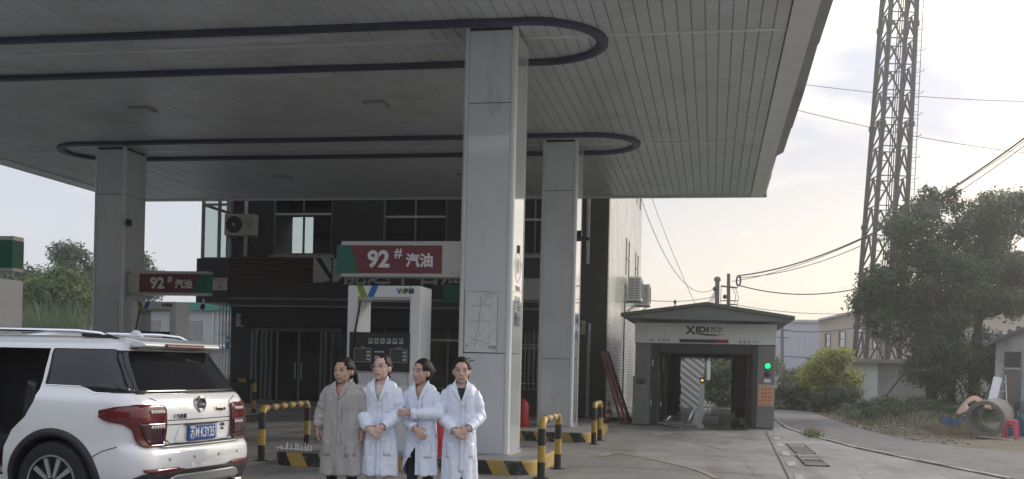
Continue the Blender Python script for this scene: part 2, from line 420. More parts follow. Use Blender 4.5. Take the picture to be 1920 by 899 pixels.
# joints between the yard slabs: thin dark sealed lines
M_joint = mat('joint_sealant', (0.05, 0.05, 0.05), 0.8)
jm = MB()
def strip(mb, pts, w, z):
    for a, b in zip(pts[:-1], pts[1:]):
        d = Vector((b[0] - a[0], b[1] - a[1], 0)).normalized(); n = Vector((-d.y, d.x, 0)) * w / 2
        A, B = Vector((*a, z)), Vector((*b, z)); mb.add([A - n, B - n, B + n, A + n], [(0, 1, 2, 3)])
strip(jm, [(1.1, 10), (1.12, 15.8), (1.36, 26.8), (1.4, 28.3)], .035, .004)
strip(jm, [(-7, 13.1), (-1.5, 16.6), (1.1, 16.2)], .02, .004)
strip(jm, [(-2.3, 19), (.2, 18.6), (1.2, 18.9)], .015, .004)
for yy in (12.2, 20.1, 28.0): strip(jm, [(-20, yy), (-2.3 if yy > 15 else .9, yy)], .025, .0045)
jo = jm.build('yard_joint', M_joint); jo['kind'] = 'structure'
# worn yellow lane paint and pale dashes
M_ypaint = mat('worn_yellow_paint', (0.38, 0.31, 0.15), .8, dirt=(.27, .26, .24), ds=4, dlo=.38, dhi=.5)
M_wpaint = mat('worn_white_paint', (0.5, 0.49, 0.46), .8, dirt=(.28, .27, .26), ds=6, dlo=.42, dhi=.58)
def paint(pts, w, m, name='painted_marking', z=.008):
    mb = MB(); strip(mb, pts, w, z); o = mb.build(name, m); o['kind'] = 'structure'
paint([(-9, 12.6), (-5, 12.95)], .12, M_ypaint)
paint([(-1.75 + 1.9 * math.sin(t * 1.35), 19.6 - 4.2 * t) for t in [k / 24 for k in range(25)]], .11, M_ypaint)
paint([(-1.9, 18.5), (-1.72, 19.4)], .2, M_ypaint)
paint([(-1.3, 24.6), (-.9, 26.2)], .14, M_ypaint)
paint([(-.55, 23.6), (-.05, 22.2), (.35, 20.9)], .06, M_wpaint)
for k in range(5):
    y0 = 15.6 + k * 2.3; x0 = 1.28 + (y0 - 15.8) * .022
    paint([(x0, y0), (x0 + .03, y0 + .9)], .14, M_wpaint)
# low crumbling kerb along the yard edge
kb = MB()
for a, b in zip(KERB[2:8], KERB[3:9]):
    L = math.dist(a, b); k = max(1, int(L / .8))
    for i in range(k):
        p = Vector((*a, 0)).lerp(Vector((*b, 0)), i / k); q = Vector((*a, 0)).lerp(Vector((*b, 0)), (i + .97) / k)
        h = uni(.03, .05); kb.bar(p + Vector((.03, 0, h / 2 - .01)), q + Vector((.03, 0, h / 2 - .01)), .12, h)
struct(kb, 'kerb', M_conc)
# rough bank beyond the lane
def hfun(x, y): return mnoise.noise(Vector((x * .5, y * .5, 2))) * .12 + mnoise.noise(Vector((x * 1.7, y * 1.7, 5))) * .05
gb = MB(); NX, NY = 70, 60; vs = []
def farx(y):
    for (x0, y0), (x1, y1) in zip(FAR[:-1], FAR[1:]):
        if y0 <= y <= y1: return x0 + (x1 - x0) * (y - y0) / (y1 - y0)
    return FAR[-1][0]
for j in range(NY):
    y = 17.2 + (60 - 17.2) * j / (NY - 1); fx = farx(y)
    for i in range(NX):
        t = i / (NX - 1); x = fx + 26 * t ** 1.6
        e = min(1, (x - fx) / 2.6); vs.append((x, y, -.04 + (e * e * (3 - 2 * e)) * .42 * max(0, min(1, (y - 30.5) / 5)) + e * hfun(x, y)))
gb.add(vs, [(j * NX + i, j * NX + i + 1, (j + 1) * NX + i + 1, (j + 1) * NX + i) for j in range(NY - 1) for i in range(NX - 1)])
bank = struct(gb, 'bank_terrain', M_soil, True)
def bankz(x, y):
    fx = farx(y); e = max(0, min(1, (x - fx) / 2.6))
    return -.04 + (e * e * (3 - 2 * e)) * .42 * max(0, min(1, (y - 30.5) / 5)) + e * hfun(x, y)

# ------------------------------------------------------------------ canopy
HZ = 6.65; CX0, CX1, CY0, CY1 = -18.7, 1.35, 8.6, 31.8
SEAMS = [CY0 + .25, 16.35, 24.3, CY1 - .12]
can = thing('forecourt_canopy', 'wide flat station canopy with white strip ceiling over the forecourt', 'canopy', (-8.7, 20.2, 0))
pitch = (CX1 - .36 - (CX0 + .45)) / 97
for si in range(3):
    ya, yb = SEAMS[si] + .06, SEAMS[si + 1] - .06
    pm = MB()
    w = pitch - .022
    pm.add([(0, 0, 0), (w, 0, 0), (w, yb - ya, 0), (0, yb - ya, 0), (-.012, 0, .035), (w + .012, 0, .035), (w + .012, yb - ya, .035), (-.012, yb - ya, .035)],
           [(0, 3, 2, 1), (0, 1, 5, 4), (1, 2, 6, 5), (2, 3, 7, 6), (3, 0, 4, 7)])
    me = pm.mesh('plank', M_plank)
    for i in range(97):
        plate(me, 'plank', None, can, (CX0 + .45 + i * pitch + 8.7, ya - 20.2, HZ + uni(-.006, .006)))
for y in SEAMS[1:3]:
    MB().box(CX0 + .4, CX1 - .37, y - .05, y + .05, HZ - .012, HZ + .02).build('batten', M_trimw, can)
MB().box(CX0 + .3, CX1 - .4, CY0 + .1, CY1 - .05, HZ + .06, HZ + .12).build('ceiling_backing', M_dark, can)
# border trays and outer fascia
MB().box(CX1 - .36, CX1, CY0, CY1, HZ - .05, HZ + .02).build('edge_tray', M_trimw, can)
MB().box(CX0, CX0 + .45, CY0, CY1, HZ - .05, HZ + .02).build('edge_tray', M_trimw, can)
MB().box(CX0 + .45, CX1 - .36, CY1 - .12, CY1, HZ - .05, HZ + .02).build('edge_tray', M_trimw, can)
MB().box(CX0 + .45, CX1 - .36, CY0, CY0 + .25, HZ - .05, HZ + .02).build('edge_tray', M_trimw, can)
M_fasc = mat('fascia_sheet', (0.22, 0.225, 0.22), .4, var=.2, vs=2, dirt=(.2, .19, .17), ds=2.5)
for k in range(8):
    y0 = CY0 + k * (CY1 - CY0) / 8; y1 = CY0 + (k + 1) * (CY1 - CY0) / 8
    if k == 5: y1 -= .2
    tl = uni(.22, .32) if k < 6 else uni(.02, .08)
    MB().prism([(CX1 + .004, HZ - .05), (CX1 + .05 + tl * .5, HZ + .02 + uni(0, .06)), (CX1 + .12 + tl, HZ + .85), (CX1 + .004, HZ + .9)], 'y', y0 + .01, y1 - .01).build('fascia_panel', M_fasc, can)
MB().box(CX0 - .1, CX0 - .004, CY0, CY1, HZ - .05, HZ + .9).build('fascia_panel', M_fasc, can)
MB().box(CX0 - .1, CX1 + .1, CY1 + .004, CY1 + .1, HZ - .04, HZ + .9).build('fascia_panel', M_fasc, can)
MB().box(CX0 - .1, CX1 + .1, CY0 - .1, CY0 - .004, HZ - .04, HZ + .9).build('fascia_panel', M_fasc, can)
MB().box(CX0, CX1, CY0, CY1, HZ + .8, HZ + .86).build('roof_deck', M_fasc, can)
# stadium-shaped dark light channels on the ceiling
def stadium(x0, x1, y0, y1, w, z0, z1):
    r = (y1 - y0) / 2; cy_ = (y0 + y1) / 2; pts = []
    for k in range(17): a = -math.pi / 2 + math.pi * k / 16; pts.append((x1 - r + r * math.cos(a), cy_ + r * math.sin(a), a))
    for k in range(17): a = math.pi / 2 + math.pi * k / 16; pts.append((x0 + r + r * math.cos(a), cy_ + r * math.sin(a), a))
    mb = MB(); n = len(pts)
    prof = [(-w / 2, z1), (-w / 2, z0 + .02), (-w / 4, z0), (w / 4, z0), (w / 2, z0 + .02), (w / 2, z1)]
    vs = [(x + math.cos(a) * o, y + math.sin(a) * o, z) for x, y, a in pts for o, z in prof]; k = len(prof)
    mb.add(vs, [(i * k + j, i * k + j + 1, ((i + 1) % n) * k + j + 1, ((i + 1) % n) * k + j) for i in range(n) for j in range(k - 1)])
    return mb
stadium(-16.0, -1.78, 15.45, 17.55, .17, HZ - .09, HZ - .005).build('light_channel', M_neon, can, smooth=30)
stadium(-15.95, -1.78, 23.15, 25.1, .17, HZ - .09, HZ - .005).build('light_channel', M_neon, can, smooth=30)
for (x0, x1, y) in [(-9.2, -6.9, 15.58), (-7.0, -6.2, 15.57), (-10.4, -9.4, 17.6), (-8.6, -7.4, 17.62), (-7.3, -6.6, 17.6), (-12.4, -11.4, 25.17), (-12.3, -11.0, 23.22)]:
    mb = MB(); n = 9
    vs = []
    for k in range(n):
        x = x0 + (x1 - x0) * k / (n - 1); s = .03 + .07 * math.sin(math.pi * k / (n - 1)) + uni(0, .015)
        vs += [(x, y + .03, HZ - .093), (x, y + .05 + s * .5, HZ - .10 - s * .55)]
    mb.add(vs, [(2 * k, 2 * k + 1, 2 * k + 3, 2 * k + 2) for k in range(n - 1)])
    mb.build('peeling_strip', M_peel, can)
M_lampf = mat('lamp_frame', (0.3, 0.3, 0.3), .5)
for x, y in [(-6.6, 20.1), (-11.6, 20.1), (-11.8, 27.9), (-6.6, 27.9)]:
    f = MB().box(x - .22, x + .22, y - .22, y + .22, HZ - .05, HZ).build('ceiling_lamp', M_lampf, can, bevel=.01)
    MB().box(x - .17, x + .17, y - .17, y + .17, HZ - .058, HZ - .052).build('diffuser', M_peel, f)

# ------------------------------------------------------------------ pillars
def pillar(cx, cy_, label, seams=(0.2, 1.72, 5.5, 6.6), w=.80, d=1.0):
    t = thing('canopy_pillar', label, 'pillar', (cx, cy_, 0), group='pillars carrying the canopy')
    x0, x1, y0, y1 = cx - w / 2, cx + w / 2, cy_ - d / 2, cy_ + d / 2
    MB().box(x0 + .02, x1 - .02, y0 + .02, y1 - .02, .15, HZ - .006).build('core', M_dark, t)
    c = .075
    for a, b in zip(seams[:-1], seams[1:]):
        g = .006
        MB().box(x0 + c, x1 - c, y0, y0 + .015, a + g, b - g).build('panel', M_pillar, t, bevel=.004)
        MB().box(x0 + c, x1 - c, y1 - .015, y1, a + g, b - g).build('panel', M_pillar, t, bevel=.004)
        MB().box(x0, x0 + .015, y0 + c, y1 - c, a + g, b - g).build('panel', M_pillar, t, bevel=.004)
        MB().box(x1 - .015, x1, y0 + c, y1 - c, a + g, b - g).build('panel', M_pillar, t, bevel=.004)
    for sx, ex in ((x0, 1), (x1, -1)):
        for sy, ey in ((y0, 1), (y1, -1)):
            pts = [(sx + ex * (c - .004), sy - ey * .008)]
            for k in range(7):
                a = math.pi / 2 * k / 6; rr = c - .02
                pts.append((sx + ex * (rr - rr * math.sin(a)) - ex * .008, sy + ey * (rr - rr * math.cos(a)) - ey * .008))
            pts += [(sx - ex * .008, sy + ey * (c - .004)), (sx + ex * .03, sy + ey * (c - .004)), (sx + ex * (c - .004), sy + ey * .03)]
            MB().prism(pts, 'z', .16, HZ - .004).build('corner_trim', M_trimw, t, smooth=35)
    MB().box(x0 - .03, x1 + .03, y0 - .03, y1 + .03, .15, .205).build('base_plinth', M_steel, t, bevel=.01)
    return t
p1 = pillar(-3.39, 16.26, 'nearest tall white pillar beside the four women, with torn paper stuck on it')
p4 = pillar(-3.46, 24.25, 'tall white pillar behind the nearest pillar, next to the car wash side')
p3 = pillar(-14.54, 24.25, 'grey looking pillar standing behind the white car, carrying the smaller red price sign')
p2 = pillar(-14.5, 16.26, 'pillar outside the left edge of the view that carries the cut-off sign')
# torn paper and writing on the nearest pillar
M_paper = mat('weathered_paper', (0.70, 0.73, 0.73), .7, var=.1, vs=9, dirt=(.45, .46, .46), ds=6, dlo=.58, dhi=.75)
M_ink = mat('faded_ink', (0.24, 0.25, 0.26), .8)
YF = 15.757
tp = thing('torn_poster', 'weathered torn paper sheet with black cracks on the nearest pillar', 'poster', (-3.44, YF, 1.72))
NXP, NZP = 14, 18; vs = []
for j in range(NZP + 1):
    for i in range(NXP + 1):
        x = -3.695 + .50 * i / NXP; z = 1.73 + .92 * j / NZP
        vs.append((x + uni(-.004, .004), YF - .006 - .006 * rnd(), z + uni(-.004, .004)))
fs = []
for j in range(NZP):
    for i in range(NXP):
        if j >= NZP - 1 - (1 if 8 < i < 12 else 0) and 8 <= i <= 12: continue
        a = j * (NXP + 1) + i; fs.append((a, a + 1, a + NXP + 2, a + NXP + 1))
MB().add(vs, fs).build('sheet', M_paper, tp)
def scrib(pts, r, parent, m=M_ink, name='ink_line'):
    MB().tube(pts, r, 5).build(name, m, parent)
yq = YF - .014
for pts in ([(-3.46, 2.58), (-3.44, 2.50), (-3.47, 2.3), (-3.48, 2.1), (-3.52, 1.95), (-3.53, 1.8)], [(-3.62, 2.42), (-3.45, 2.44), (-3.28, 2.445)], [(-3.62, 2.2), (-3.45, 2.2), (-3.3, 2.195)],
            [(-3.61, 1.93), (-3.45, 1.9), (-3.31, 1.86)], [(-3.70, 1.73), (-3.70, 2.64)], [(-3.195, 1.73), (-3.195, 2.6)], [(-3.70, 2.645), (-3.5, 2.64), (-3.36, 2.655), (-3.3, 2.62), (-3.2, 2.65)], [(-3.70, 1.73), (-3.2, 1.725)]):
    scrib([(x + uni(-.004, .004), yq + .004, z) for x, z in pts], .0032, tp)
text('严禁', .055, M_ink, tp, (-3.26, yq, 1.80)); text('户', .05, M_ink, tp, (-3.65, yq, 1.82))
XS = -2.986
M_blueink = mat('blue_writing', (0.14, 0.15, 0.25), .2, coat=.6)
wt = thing('pillar_writing', 'worn warning emblem and blue characters on the bright side of the nearest pillar', 'writing', (XS, 16.26, 2.0))
text('严禁\n烟火', .25, M_blueink, wt, (XS, 16.26, 2.36), (R(90), 0, R(90)), ext=.001)
text('YUNENG', .10, M_ink, wt, (XS, 16.26, 2.73), (R(90), 0, R(90)), ext=.001)
er = MB()
for k in range(20):
    a0, a1 = 2 * math.pi * k / 20, 2 * math.pi * (k + 1) / 20
    er.bar((XS, 16.26 + .24 * math.cos(a0), 3.08 + .25 * math.sin(a0)), (XS, 16.26 + .24 * math.cos(a1), 3.08 + .25 * math.sin(a1)), .012, .003, up=(1, 0, 0))
M_ghost = mat('ghost_print', (.40, .40, .39), .1, coat=1.0)
er.build('emblem_ring', M_ghost, wt)
for k in range(4): MB().bar((XS, 16.14 + .07 * k, 2.95 + .03 * (k % 2)), (XS, 16.17 + .06 * k, 3.2), .012, .003, up=(1, 0, 0)).build('emblem_mark', M_ghost, wt)
MB().box(XS, XS + .02, 16.22, 16.30, 3.28, 3.40).build('bracket', M_black, wt)
wt4 = thing('pillar_writing', 'small blue characters on the side of the farther right pillar', 'writing', (-3.05, 24.1, 2.0))
text('严禁\n烟火', .26, M_blueink, wt4, (-3.056, 24.25, 2.4), (R(90), 0, R(90)), ext=.001)
cc = thing('security_camera', 'small dark camera bracket on the farther right pillar', 'camera', (-3.05, 23.9, 4.4))
MB().box(-3.06, -2.95, 23.86, 23.95, 4.38, 4.62).build('mount', M_black, cc, bevel=.01); MB().tube([(-2.95, 23.9, 4.45), (-2.75, 23.85, 4.42)], .04, 10).build('barrel', M_black, cc, smooth=True)
cc3 = thing('security_camera', 'small dark camera on the pillar behind the white car', 'camera', (-14.13, 23.9, 4.8))
MB().box(-14.15, -14.05, 23.86, 23.96, 4.75, 4.9).build('mount', M_black, cc3); MB().tube([(-14.08, 23.9, 4.82), (-13.95, 23.6, 4.78)], .05, 10).build('barrel', M_black, cc3, smooth=True)

# ------------------------------------------------------------------ fuel grade signs
M_lit = mat('sign_white', (0.75, 0.75, 0.76), .4)
M_brush = mat('brushed_steel', (0.5, 0.5, 0.48), .3, metal=.6, var=.15, vs=4, stretch=(1, 1, 8))
def grade_sign(name, label, x0, x1, y, z0, z1, green_left, steel):
    """red sign box with green end; green_left: the green end is at the smaller x; steel: width of bare steel end"""
    t = thing(name, label, 'sign', ((x0 + x1) / 2, y, z0 - .06), group='fuel grade signs on the pillars')
    MB().box(x0 + .06, x1, y + .02, y + .30, z0 - .06, z1 + .07).build('frame', M_brush, t, bevel=.008)
    h = z1 - z0; sl = .16
    ra, rb = (x0, x1 - steel) if green_left else (x0 + steel, x1)
    gw = .38
    MB().box(ra, rb, y, y + .019, z0, z1).build('face', M_red, t)
    if green_left:
        poly = [(ra - .002, z0 - .002), (ra + gw, z0 - .002), (ra + gw - sl, z1 + .002), (ra - .002, z1 + .002)]
        sx0, sx1 = rb + .01, x1
        tx = (ra + rb) / 2 + .12
    else:
        poly = [(rb + .002, z0 - .002), (rb - gw, z0 - .002), (rb - gw + sl, z1 + .002), (rb + .002, z1 + .002)]
        sx0, sx1 = x0, ra - .01
        tx = (ra + rb) / 2 - .12
    MB().prism(poly, 'y', y - .004, y + .3).build('green_end', M_green, t)
    MB().box(sx0, sx1, y + .004, y + .018, z0, z1).build('steel_plate', M_brush, t)
    k = h / .41
    text('92', .34 * k, M_lit, t, (tx - .27 * k, y - .006, (z0 + z1) / 2 - .01), bold=.012 * k)
    text('#', .2 * k, M_lit, t, (tx + .05 * k - .02, y - .006, (z0 + z1) / 2 + .09 * k), bold=.003 * k)
    text('汽油', .21 * k, M_lit, t, (tx + .36 * k, y - .006, (z0 + z1) / 2 - .03 * k), bold=.007 * k)
    return t
grade_sign('price_sign', 'large red fuel sign reading 92 with green slanted end, on the nearest pillar', -5.81, -3.80, 15.9, 2.93, 3.36, True, .32)
grade_sign('price_sign', 'smaller dark red fuel sign reading 92 with green end, on the pillar behind the car', -14.12, -12.0, 23.9, 3.13, 3.58, False, .35)
grade_sign('price_sign', 'cut-off sign with green end at the left edge of the view', -14.08, -11.48, 15.9, 2.98, 3.44, False, .4)

# ------------------------------------------------------------------ fuel dispensers
M_pumpw = mat('pump_enamel', (0.74, 0.76, 0.77), .25, var=.05, vs=3, dirt=(.5, .5, .48), ds=3, dlo=.62, dhi=.85)
M_pumpg = mat('pump_grey', (0.42, 0.43, 0.44), .35)
M_logog = mat('logo_green', (0.17, 0.32, 0.03), .4); M_logob = mat('logo_blue', (0.01, 0.14, 0.42), .4)
M_icon = mat('label_grey', (0.42, 0.44, 0.45), .5)
M_slat = mat('louvre_white', (0.6, 0.62, 0.63), .4)
M_hose = mat('rubber_hose', (0.01, 0.01, 0.01), .5)
M_screen = mat('screen_glass', (0.04, 0.045, 0.045), .08)
def pump(label):
    t = thing('fuel_dispenser', label, 'fuel pump', (0, 0, 0), group='tall white fuel dispensers', local=True)
    W, D, H, z0 = 1.14, .62, 2.5, .0
    c = .17
    MB().box(0, c, 0, D, .05, H).build('column', M_pumpw, t, bevel=.02)
    MB().box(W - c, W, 0, D, .05, H).build('column', M_pumpw, t, bevel=.02)
    hd = MB().box(c + .002, W - c - .002, .004, D - .004, H - .17, H - .003).build('header', M_pumpw, t)
    MB().box(c + .003, W - c - .003, .02, D - .02, H - .21, H - .171).build('header_soffit', M_pumpg, t)
    for (xa, mm, s) in ((.14, M_logog, 1), (.29, M_logob, -1)):
        MB().prism([(xa + (.0 if s > 0 else .09), H - .004), (xa + (.1 if s > 0 else .19), H - .004), (xa + (.17 if s > 0 else .12), H - .168), (xa + (.07 if s > 0 else .02), H - .168)], 'y', -.004, .003).build('stripe', mm, hd)
    text('V', .10, M_logob, hd, (.80, -.002, H - .085), bold=.006, local=True); text('N', .10, M_logog, hd, (.845, -.003, H - .085), bold=.004, local=True)
    text('宇能', .085, M_black, hd, (.95, -.003, H - .085), bold=.003, local=True)
    # meter cabinet with dark panel
    MB().box(c + .004, W - c - .004, .05, D - .05, .05, 1.25).build('cabinet', M_pumpw, t)
    hb = MB().box(.05, W - c + .02, -.03, D + .03, 1.22, 1.80)
    pn = hb.build('meter_head', M_black, t, bevel=.015)
    for k in range(6):
        ic = MB().box(.35 + k * .095, .35 + k * .095 + .065, -.038, -.031, 1.63, 1.71).build('label', M_icon, pn)
        text('禁止火打手机'[k], .06, M_black, ic, (.3825 + k * .095, -.040, 1.67), ext=.001, bold=.002, local=True)
    for x in (.14, .70):
        MB().box(x, x + .25, -.036, -.031, 1.36, 1.55).build('screen', M_screen, pn)
        for q in ((x - .008, x + .258, 1.552, 1.558), (x - .008, x + .258, 1.352, 1.358), (x - .008, x - .002, 1.352, 1.558), (x + .252, x + .258, 1.352, 1.558)):
            MB().box(q[0], q[1], -.037, -.031, q[2], q[3]).build('screen_border', M_icon, pn)
        for r in range(3): MB().box(x + .19, x + .24, -.039, -.0361, 1.38 + .055 * r, 1.41 + .055 * r).build('label', M_icon, pn)
        text('加油机', .025, M_icon, pn, (x + .125, -.034, 1.575), ext=.001, local=True)
    MB().box(.46, .58, -.038, -.031, 1.36, 1.45).build('keypad', M_icon, pn)
    MB().box(.45, .60, -.038, -.031, 1.50, 1.52).build('label', M_icon, pn)
    for k in range(5): MB().box(.19, W - .19, .035, .049, 1.02 + .037 * k, 1.045 + .037 * k).build('louvre', M_slat, t)
    MB().box(.0, W, -.03, D + .03, .0, .05).build('base', M_pumpg, t)
    # hose from the header down to the nozzle
    MB().tube([(.20, .02, H - .2), (.20, -.01, 2.2), (.16, -.04, 1.9), (.11, -.055, 1.6), (.07, -.06, 1.2), (.10, -.08, .8), (.3, -.1, .45), (.5, -.1, .7), (.55, -.09, 1.0)], .016, 8).build('hose', M_hose, t, smooth=True)
    MB().tube([(.2, .02, H - .17), (.2, .02, H - .23)], .04, 10).build('hose_swivel', M_yellow, t, smooth=True)
    nz = MB().tube([(.55, -.09, 1.0), (.57, -.10, 1.12), (.66, -.12, 1.17), (.74, -.11, 1.13)], [.025, .03, .025, .012], 8).build('nozzle', M_black, t, smooth=True)
    return t
pa = pump('white dispenser with dark meter panel standing behind the four women')
pa.location = (-5.40, 15.28, .19)
for loc, lab in (((-13.42, 22.95, .35), 'grey looking dispenser partly hidden behind the white car roof'), ((-12.40, 15.28, .26), 'dispenser cut off by the left edge of the view')):
    c_ = copy_tree(pa); c_.location = loc; c_['label'] = lab

# ------------------------------------------------------------------ pump islands
M_isl = mat('island_concrete', (0.30, 0.30, 0.29), .5, var=.25, vs=2, dirt=(.14, .14, .14), ds=2)
M_haz = stripemat('hazard_stripes', (0.40, 0.26, 0.055), (0.018, 0.018, 0.018), .50, -.55)
def island(x0, x1, y0, y1, label, h=.19):
    t = thing('pump_island', label, 'kerb island', ((x0 + x1) / 2, (y0 + y1) / 2, 0), group='raised pump islands')
    def rr(o, r=.35):
        pts = []
        for cx_, cy_, a0 in ((x1 - r, y1 - r, 0), (x0 + r, y1 - r, 90), (x0 + r, y0 + r, 180), (x1 - r, y0 + r, 270)):
            for k in range(9):
                a = R(a0 + 90 * k / 8); pts.append((cx_ + (r + o) * math.cos(a), cy_ + (r + o) * math.sin(a)))
        return pts
    MB().prism(rr(-.03), 'z', .0, h + .002).build('top_slab', M_isl, t)
    a, b = rr(0), rr(-.04); n = len(a)
    mb = MB(); mb.add([(x, y, 0) for x, y in a] + [(x, y, h - .02) for x, y in a] + [(x, y, h + .006) for x, y in b],
                      [(i, (i + 1) % n, n + (i + 1) % n, n + i) for i in range(n)] + [(n + i, n + (i + 1) % n, 2 * n + (i + 1) % n, 2 * n + i) for i in range(n)])
    mb.build('painted_kerb', M_haz, t, smooth=50)
island(-6.35, -2.42, 14.72, 17.35, 'raised island with black and yellow kerb under the nearest pillar')
island(-6.4, -2.42, 21.7, 25.9, 'raised island with black and yellow kerb under the farther right pillar')
island(-16.3, -11.2, 22.4, 25.9, 'raised island behind the white car under its pillar', .17)
island(-16.3, -11.2, 14.72, 17.35, 'raised island hidden behind the white car near the left edge', .17)

def guard(a, b, h, label, r=.055):
    a, b = Vector((*a, 0)), Vector((*b, 0)); d = (b - a).normalized(); L = (b - a).length
    t = thing('guard_rail', label, 'guard rail', tuple(a), group='black and yellow pipe guards')
    rad = .13; pts = [a.copy(), a + Vector((0, 0, h - rad))]
    for k in range(1, 7):
        an = math.pi / 2 * k / 6; pts.append(a + d * (rad - rad * math.cos(an)) + Vector((0, 0, h - rad + rad * math.sin(an))))
    for k in range(0, 7):
        an = math.pi / 2 * k / 6; pts.append(b - d * (rad - rad * math.sin(an)) + Vector((0, 0, h - rad + rad * math.cos(an))))
    pts.append(b.copy())
    # split the path in painted bands
    lens = [0]
    for p, q in zip(pts[:-1], pts[1:]): lens.append(lens[-1] + (q - p).length)
    tot = lens[-1]; nb = max(7, int(round(tot / .24))) | 1
    def at(s):
        for i in range(len(pts) - 1):
            if lens[i + 1] >= s - 1e-9:
                u = (s - lens[i]) / max(1e-9, lens[i + 1] - lens[i]); return pts[i].lerp(pts[i + 1], u)
        return pts[-1]
    for k in range(nb):
        s0, s1 = tot * k / nb, tot * (k + 1) / nb
        seg = [at(s0)] + [pts[i] for i in range(len(pts)) if s0 + 1e-4 < lens[i] < s1 - 1e-4] + [at(s1)]
        MB().tube(seg, r, 14, cap=k in (0, nb - 1)).build('band', M_blackp if k % 2 == 0 else M_yellow, t, smooth=40)
    for p in (a, b):
        MB().lathe([(.11, 0.0), (.11, .012), (.06, .02)], tuple(p), n=16).build('foot_plate', M_blackp, t)
guard((-6.72, 15.28), (-7.02, 17.9), .80, 'black and yellow pipe guard between the white car and the first woman')
guard((-2.27, 14.45), (-2.25, 15.9), .80, 'black and yellow pipe guard at the right end of the nearest island')
guard((-2.3, 21.35), (-2.3, 22.5), .80, 'black and yellow pipe guard at the end of the farther island')
guard((-12.05, 26.85), (-14.1, 26.85), .98, 'low dark banded pipe barrier behind the tail of the white car')

# tray of paintbrush-like test tubes on the island end
tr = thing('wire_tray', 'small bright wire tray at the left end of the nearest island', 'tray', (-6.1, 15.0, .2))
MB().box(-6.30, -5.75, 14.82, 15.15, .2, .215).build('tray', M_steel, tr)
for k in range(11):
    x = -6.28 + k * .052; MB().bar((x, 14.85 + .03 * (k % 3), .215), (x + uni(-.02, .02), 14.86 + .03 * (k % 3), .215 + uni(.05, .13)), .012).build('wire', M_white, tr)
MB().bar((-6.3, 14.83, .25), (-5.74, 14.83, .23), .012).build('wire', M_white, tr)

# ------------------------------------------------------------------ station building
M_stone = tilemat('dark_stone_tiles', (0.026, 0.028, 0.030), (0.038, 0.039, 0.040), (0.014, 0.014, 0.014), .6, .3, 'xz', .45, .5, .006)
M_wtile = tilemat('white_glazed_tiles', (0.60, 0.60, 0.57), (0.52, 0.52, 0.50), (0.20, 0.19, 0.18), .24, .10, 'yz', .22, .5, .010)
M_alu = mat('window_frame_grey', (0.20, 0.21, 0.21), .4, metal=.3)
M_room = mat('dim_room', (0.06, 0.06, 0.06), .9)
M_redsl = mat('dark_red_slat', (0.07, 0.018, 0.018), .45, var=.3, vs=2)
M_lgrey = mat('pale_sheet', (0.45, 0.44, 0.43), .5, var=.12, vs=3)
M_letter = mat('grey_lettering', (0.45, 0.48, 0.48), .5)
def wall_open(mb, x0, x1, z0, z1, y0, y1, holes):
    xs = sorted({x0, x1, *[h[0] for h in holes], *[h[1] for h in holes]}); zs = sorted({z0, z1, *[h[2] for h in holes], *[h[3] for h in holes]})
    for xa, xb in zip(xs[:-1], xs[1:]):
        run = None
        for za, zb in zip(zs[:-1], zs[1:]):
            mx, mz = (xa + xb) / 2, (za + zb) / 2
            if any(h[0] < mx < h[1] and h[2] < mz < h[3] for h in holes):
                if run: mb.box(xa, xb, y0, y1, *run); run = None
            else: run = (run[0], zb) if run else (za, zb)
        if run: mb.box(xa, xb, y0, y1, *run)
    return mb
YB = 32.6; BX0, BX1 = -15.5, -3.2
bl = thing('station_building', 'two storey dark stone station building behind the pumps with white tiled side wall', 'building', (-9.3, 38, 0))
H_W = [(-14.12, -12.1, 4.98, 7.4), (-10.4, -8.3, 5.12, 7.4), (-6.5, -4.5, 5.0, 7.4)]
H_D = [(-14.8, -11.7, 0.0, 2.62), (-10.3, -7.2, .75, 2.7), (-6.4, -4.5, .8, 2.85)]
wall_open(MB(), BX0, BX1 - .02, 0, 10, YB, YB + .3, H_W + H_D).build('wall', M_stone, bl)
MB().box(BX1 - .3, BX1, YB + .302, 47.5, 0, 10).build('side_wall', M_wtile, bl)
MB().box(BX1 - .02, BX1 + .002, YB - .002, YB + .34, 0, 10).build('corner_strip', M_stone, bl)
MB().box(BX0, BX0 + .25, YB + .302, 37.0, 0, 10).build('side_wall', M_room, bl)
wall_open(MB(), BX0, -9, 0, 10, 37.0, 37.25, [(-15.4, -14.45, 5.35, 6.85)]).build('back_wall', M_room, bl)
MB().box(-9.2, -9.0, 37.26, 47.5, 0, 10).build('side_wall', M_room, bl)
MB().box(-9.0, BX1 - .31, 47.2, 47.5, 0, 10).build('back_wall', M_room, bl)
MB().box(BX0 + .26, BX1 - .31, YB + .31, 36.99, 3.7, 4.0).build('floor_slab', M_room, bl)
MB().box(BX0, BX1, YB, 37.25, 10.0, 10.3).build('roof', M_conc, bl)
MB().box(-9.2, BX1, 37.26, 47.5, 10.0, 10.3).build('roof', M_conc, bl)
MB().box(-9.0, -8.9, YB + .31, 36.99, 0, 10).build('partition', M_room, bl)
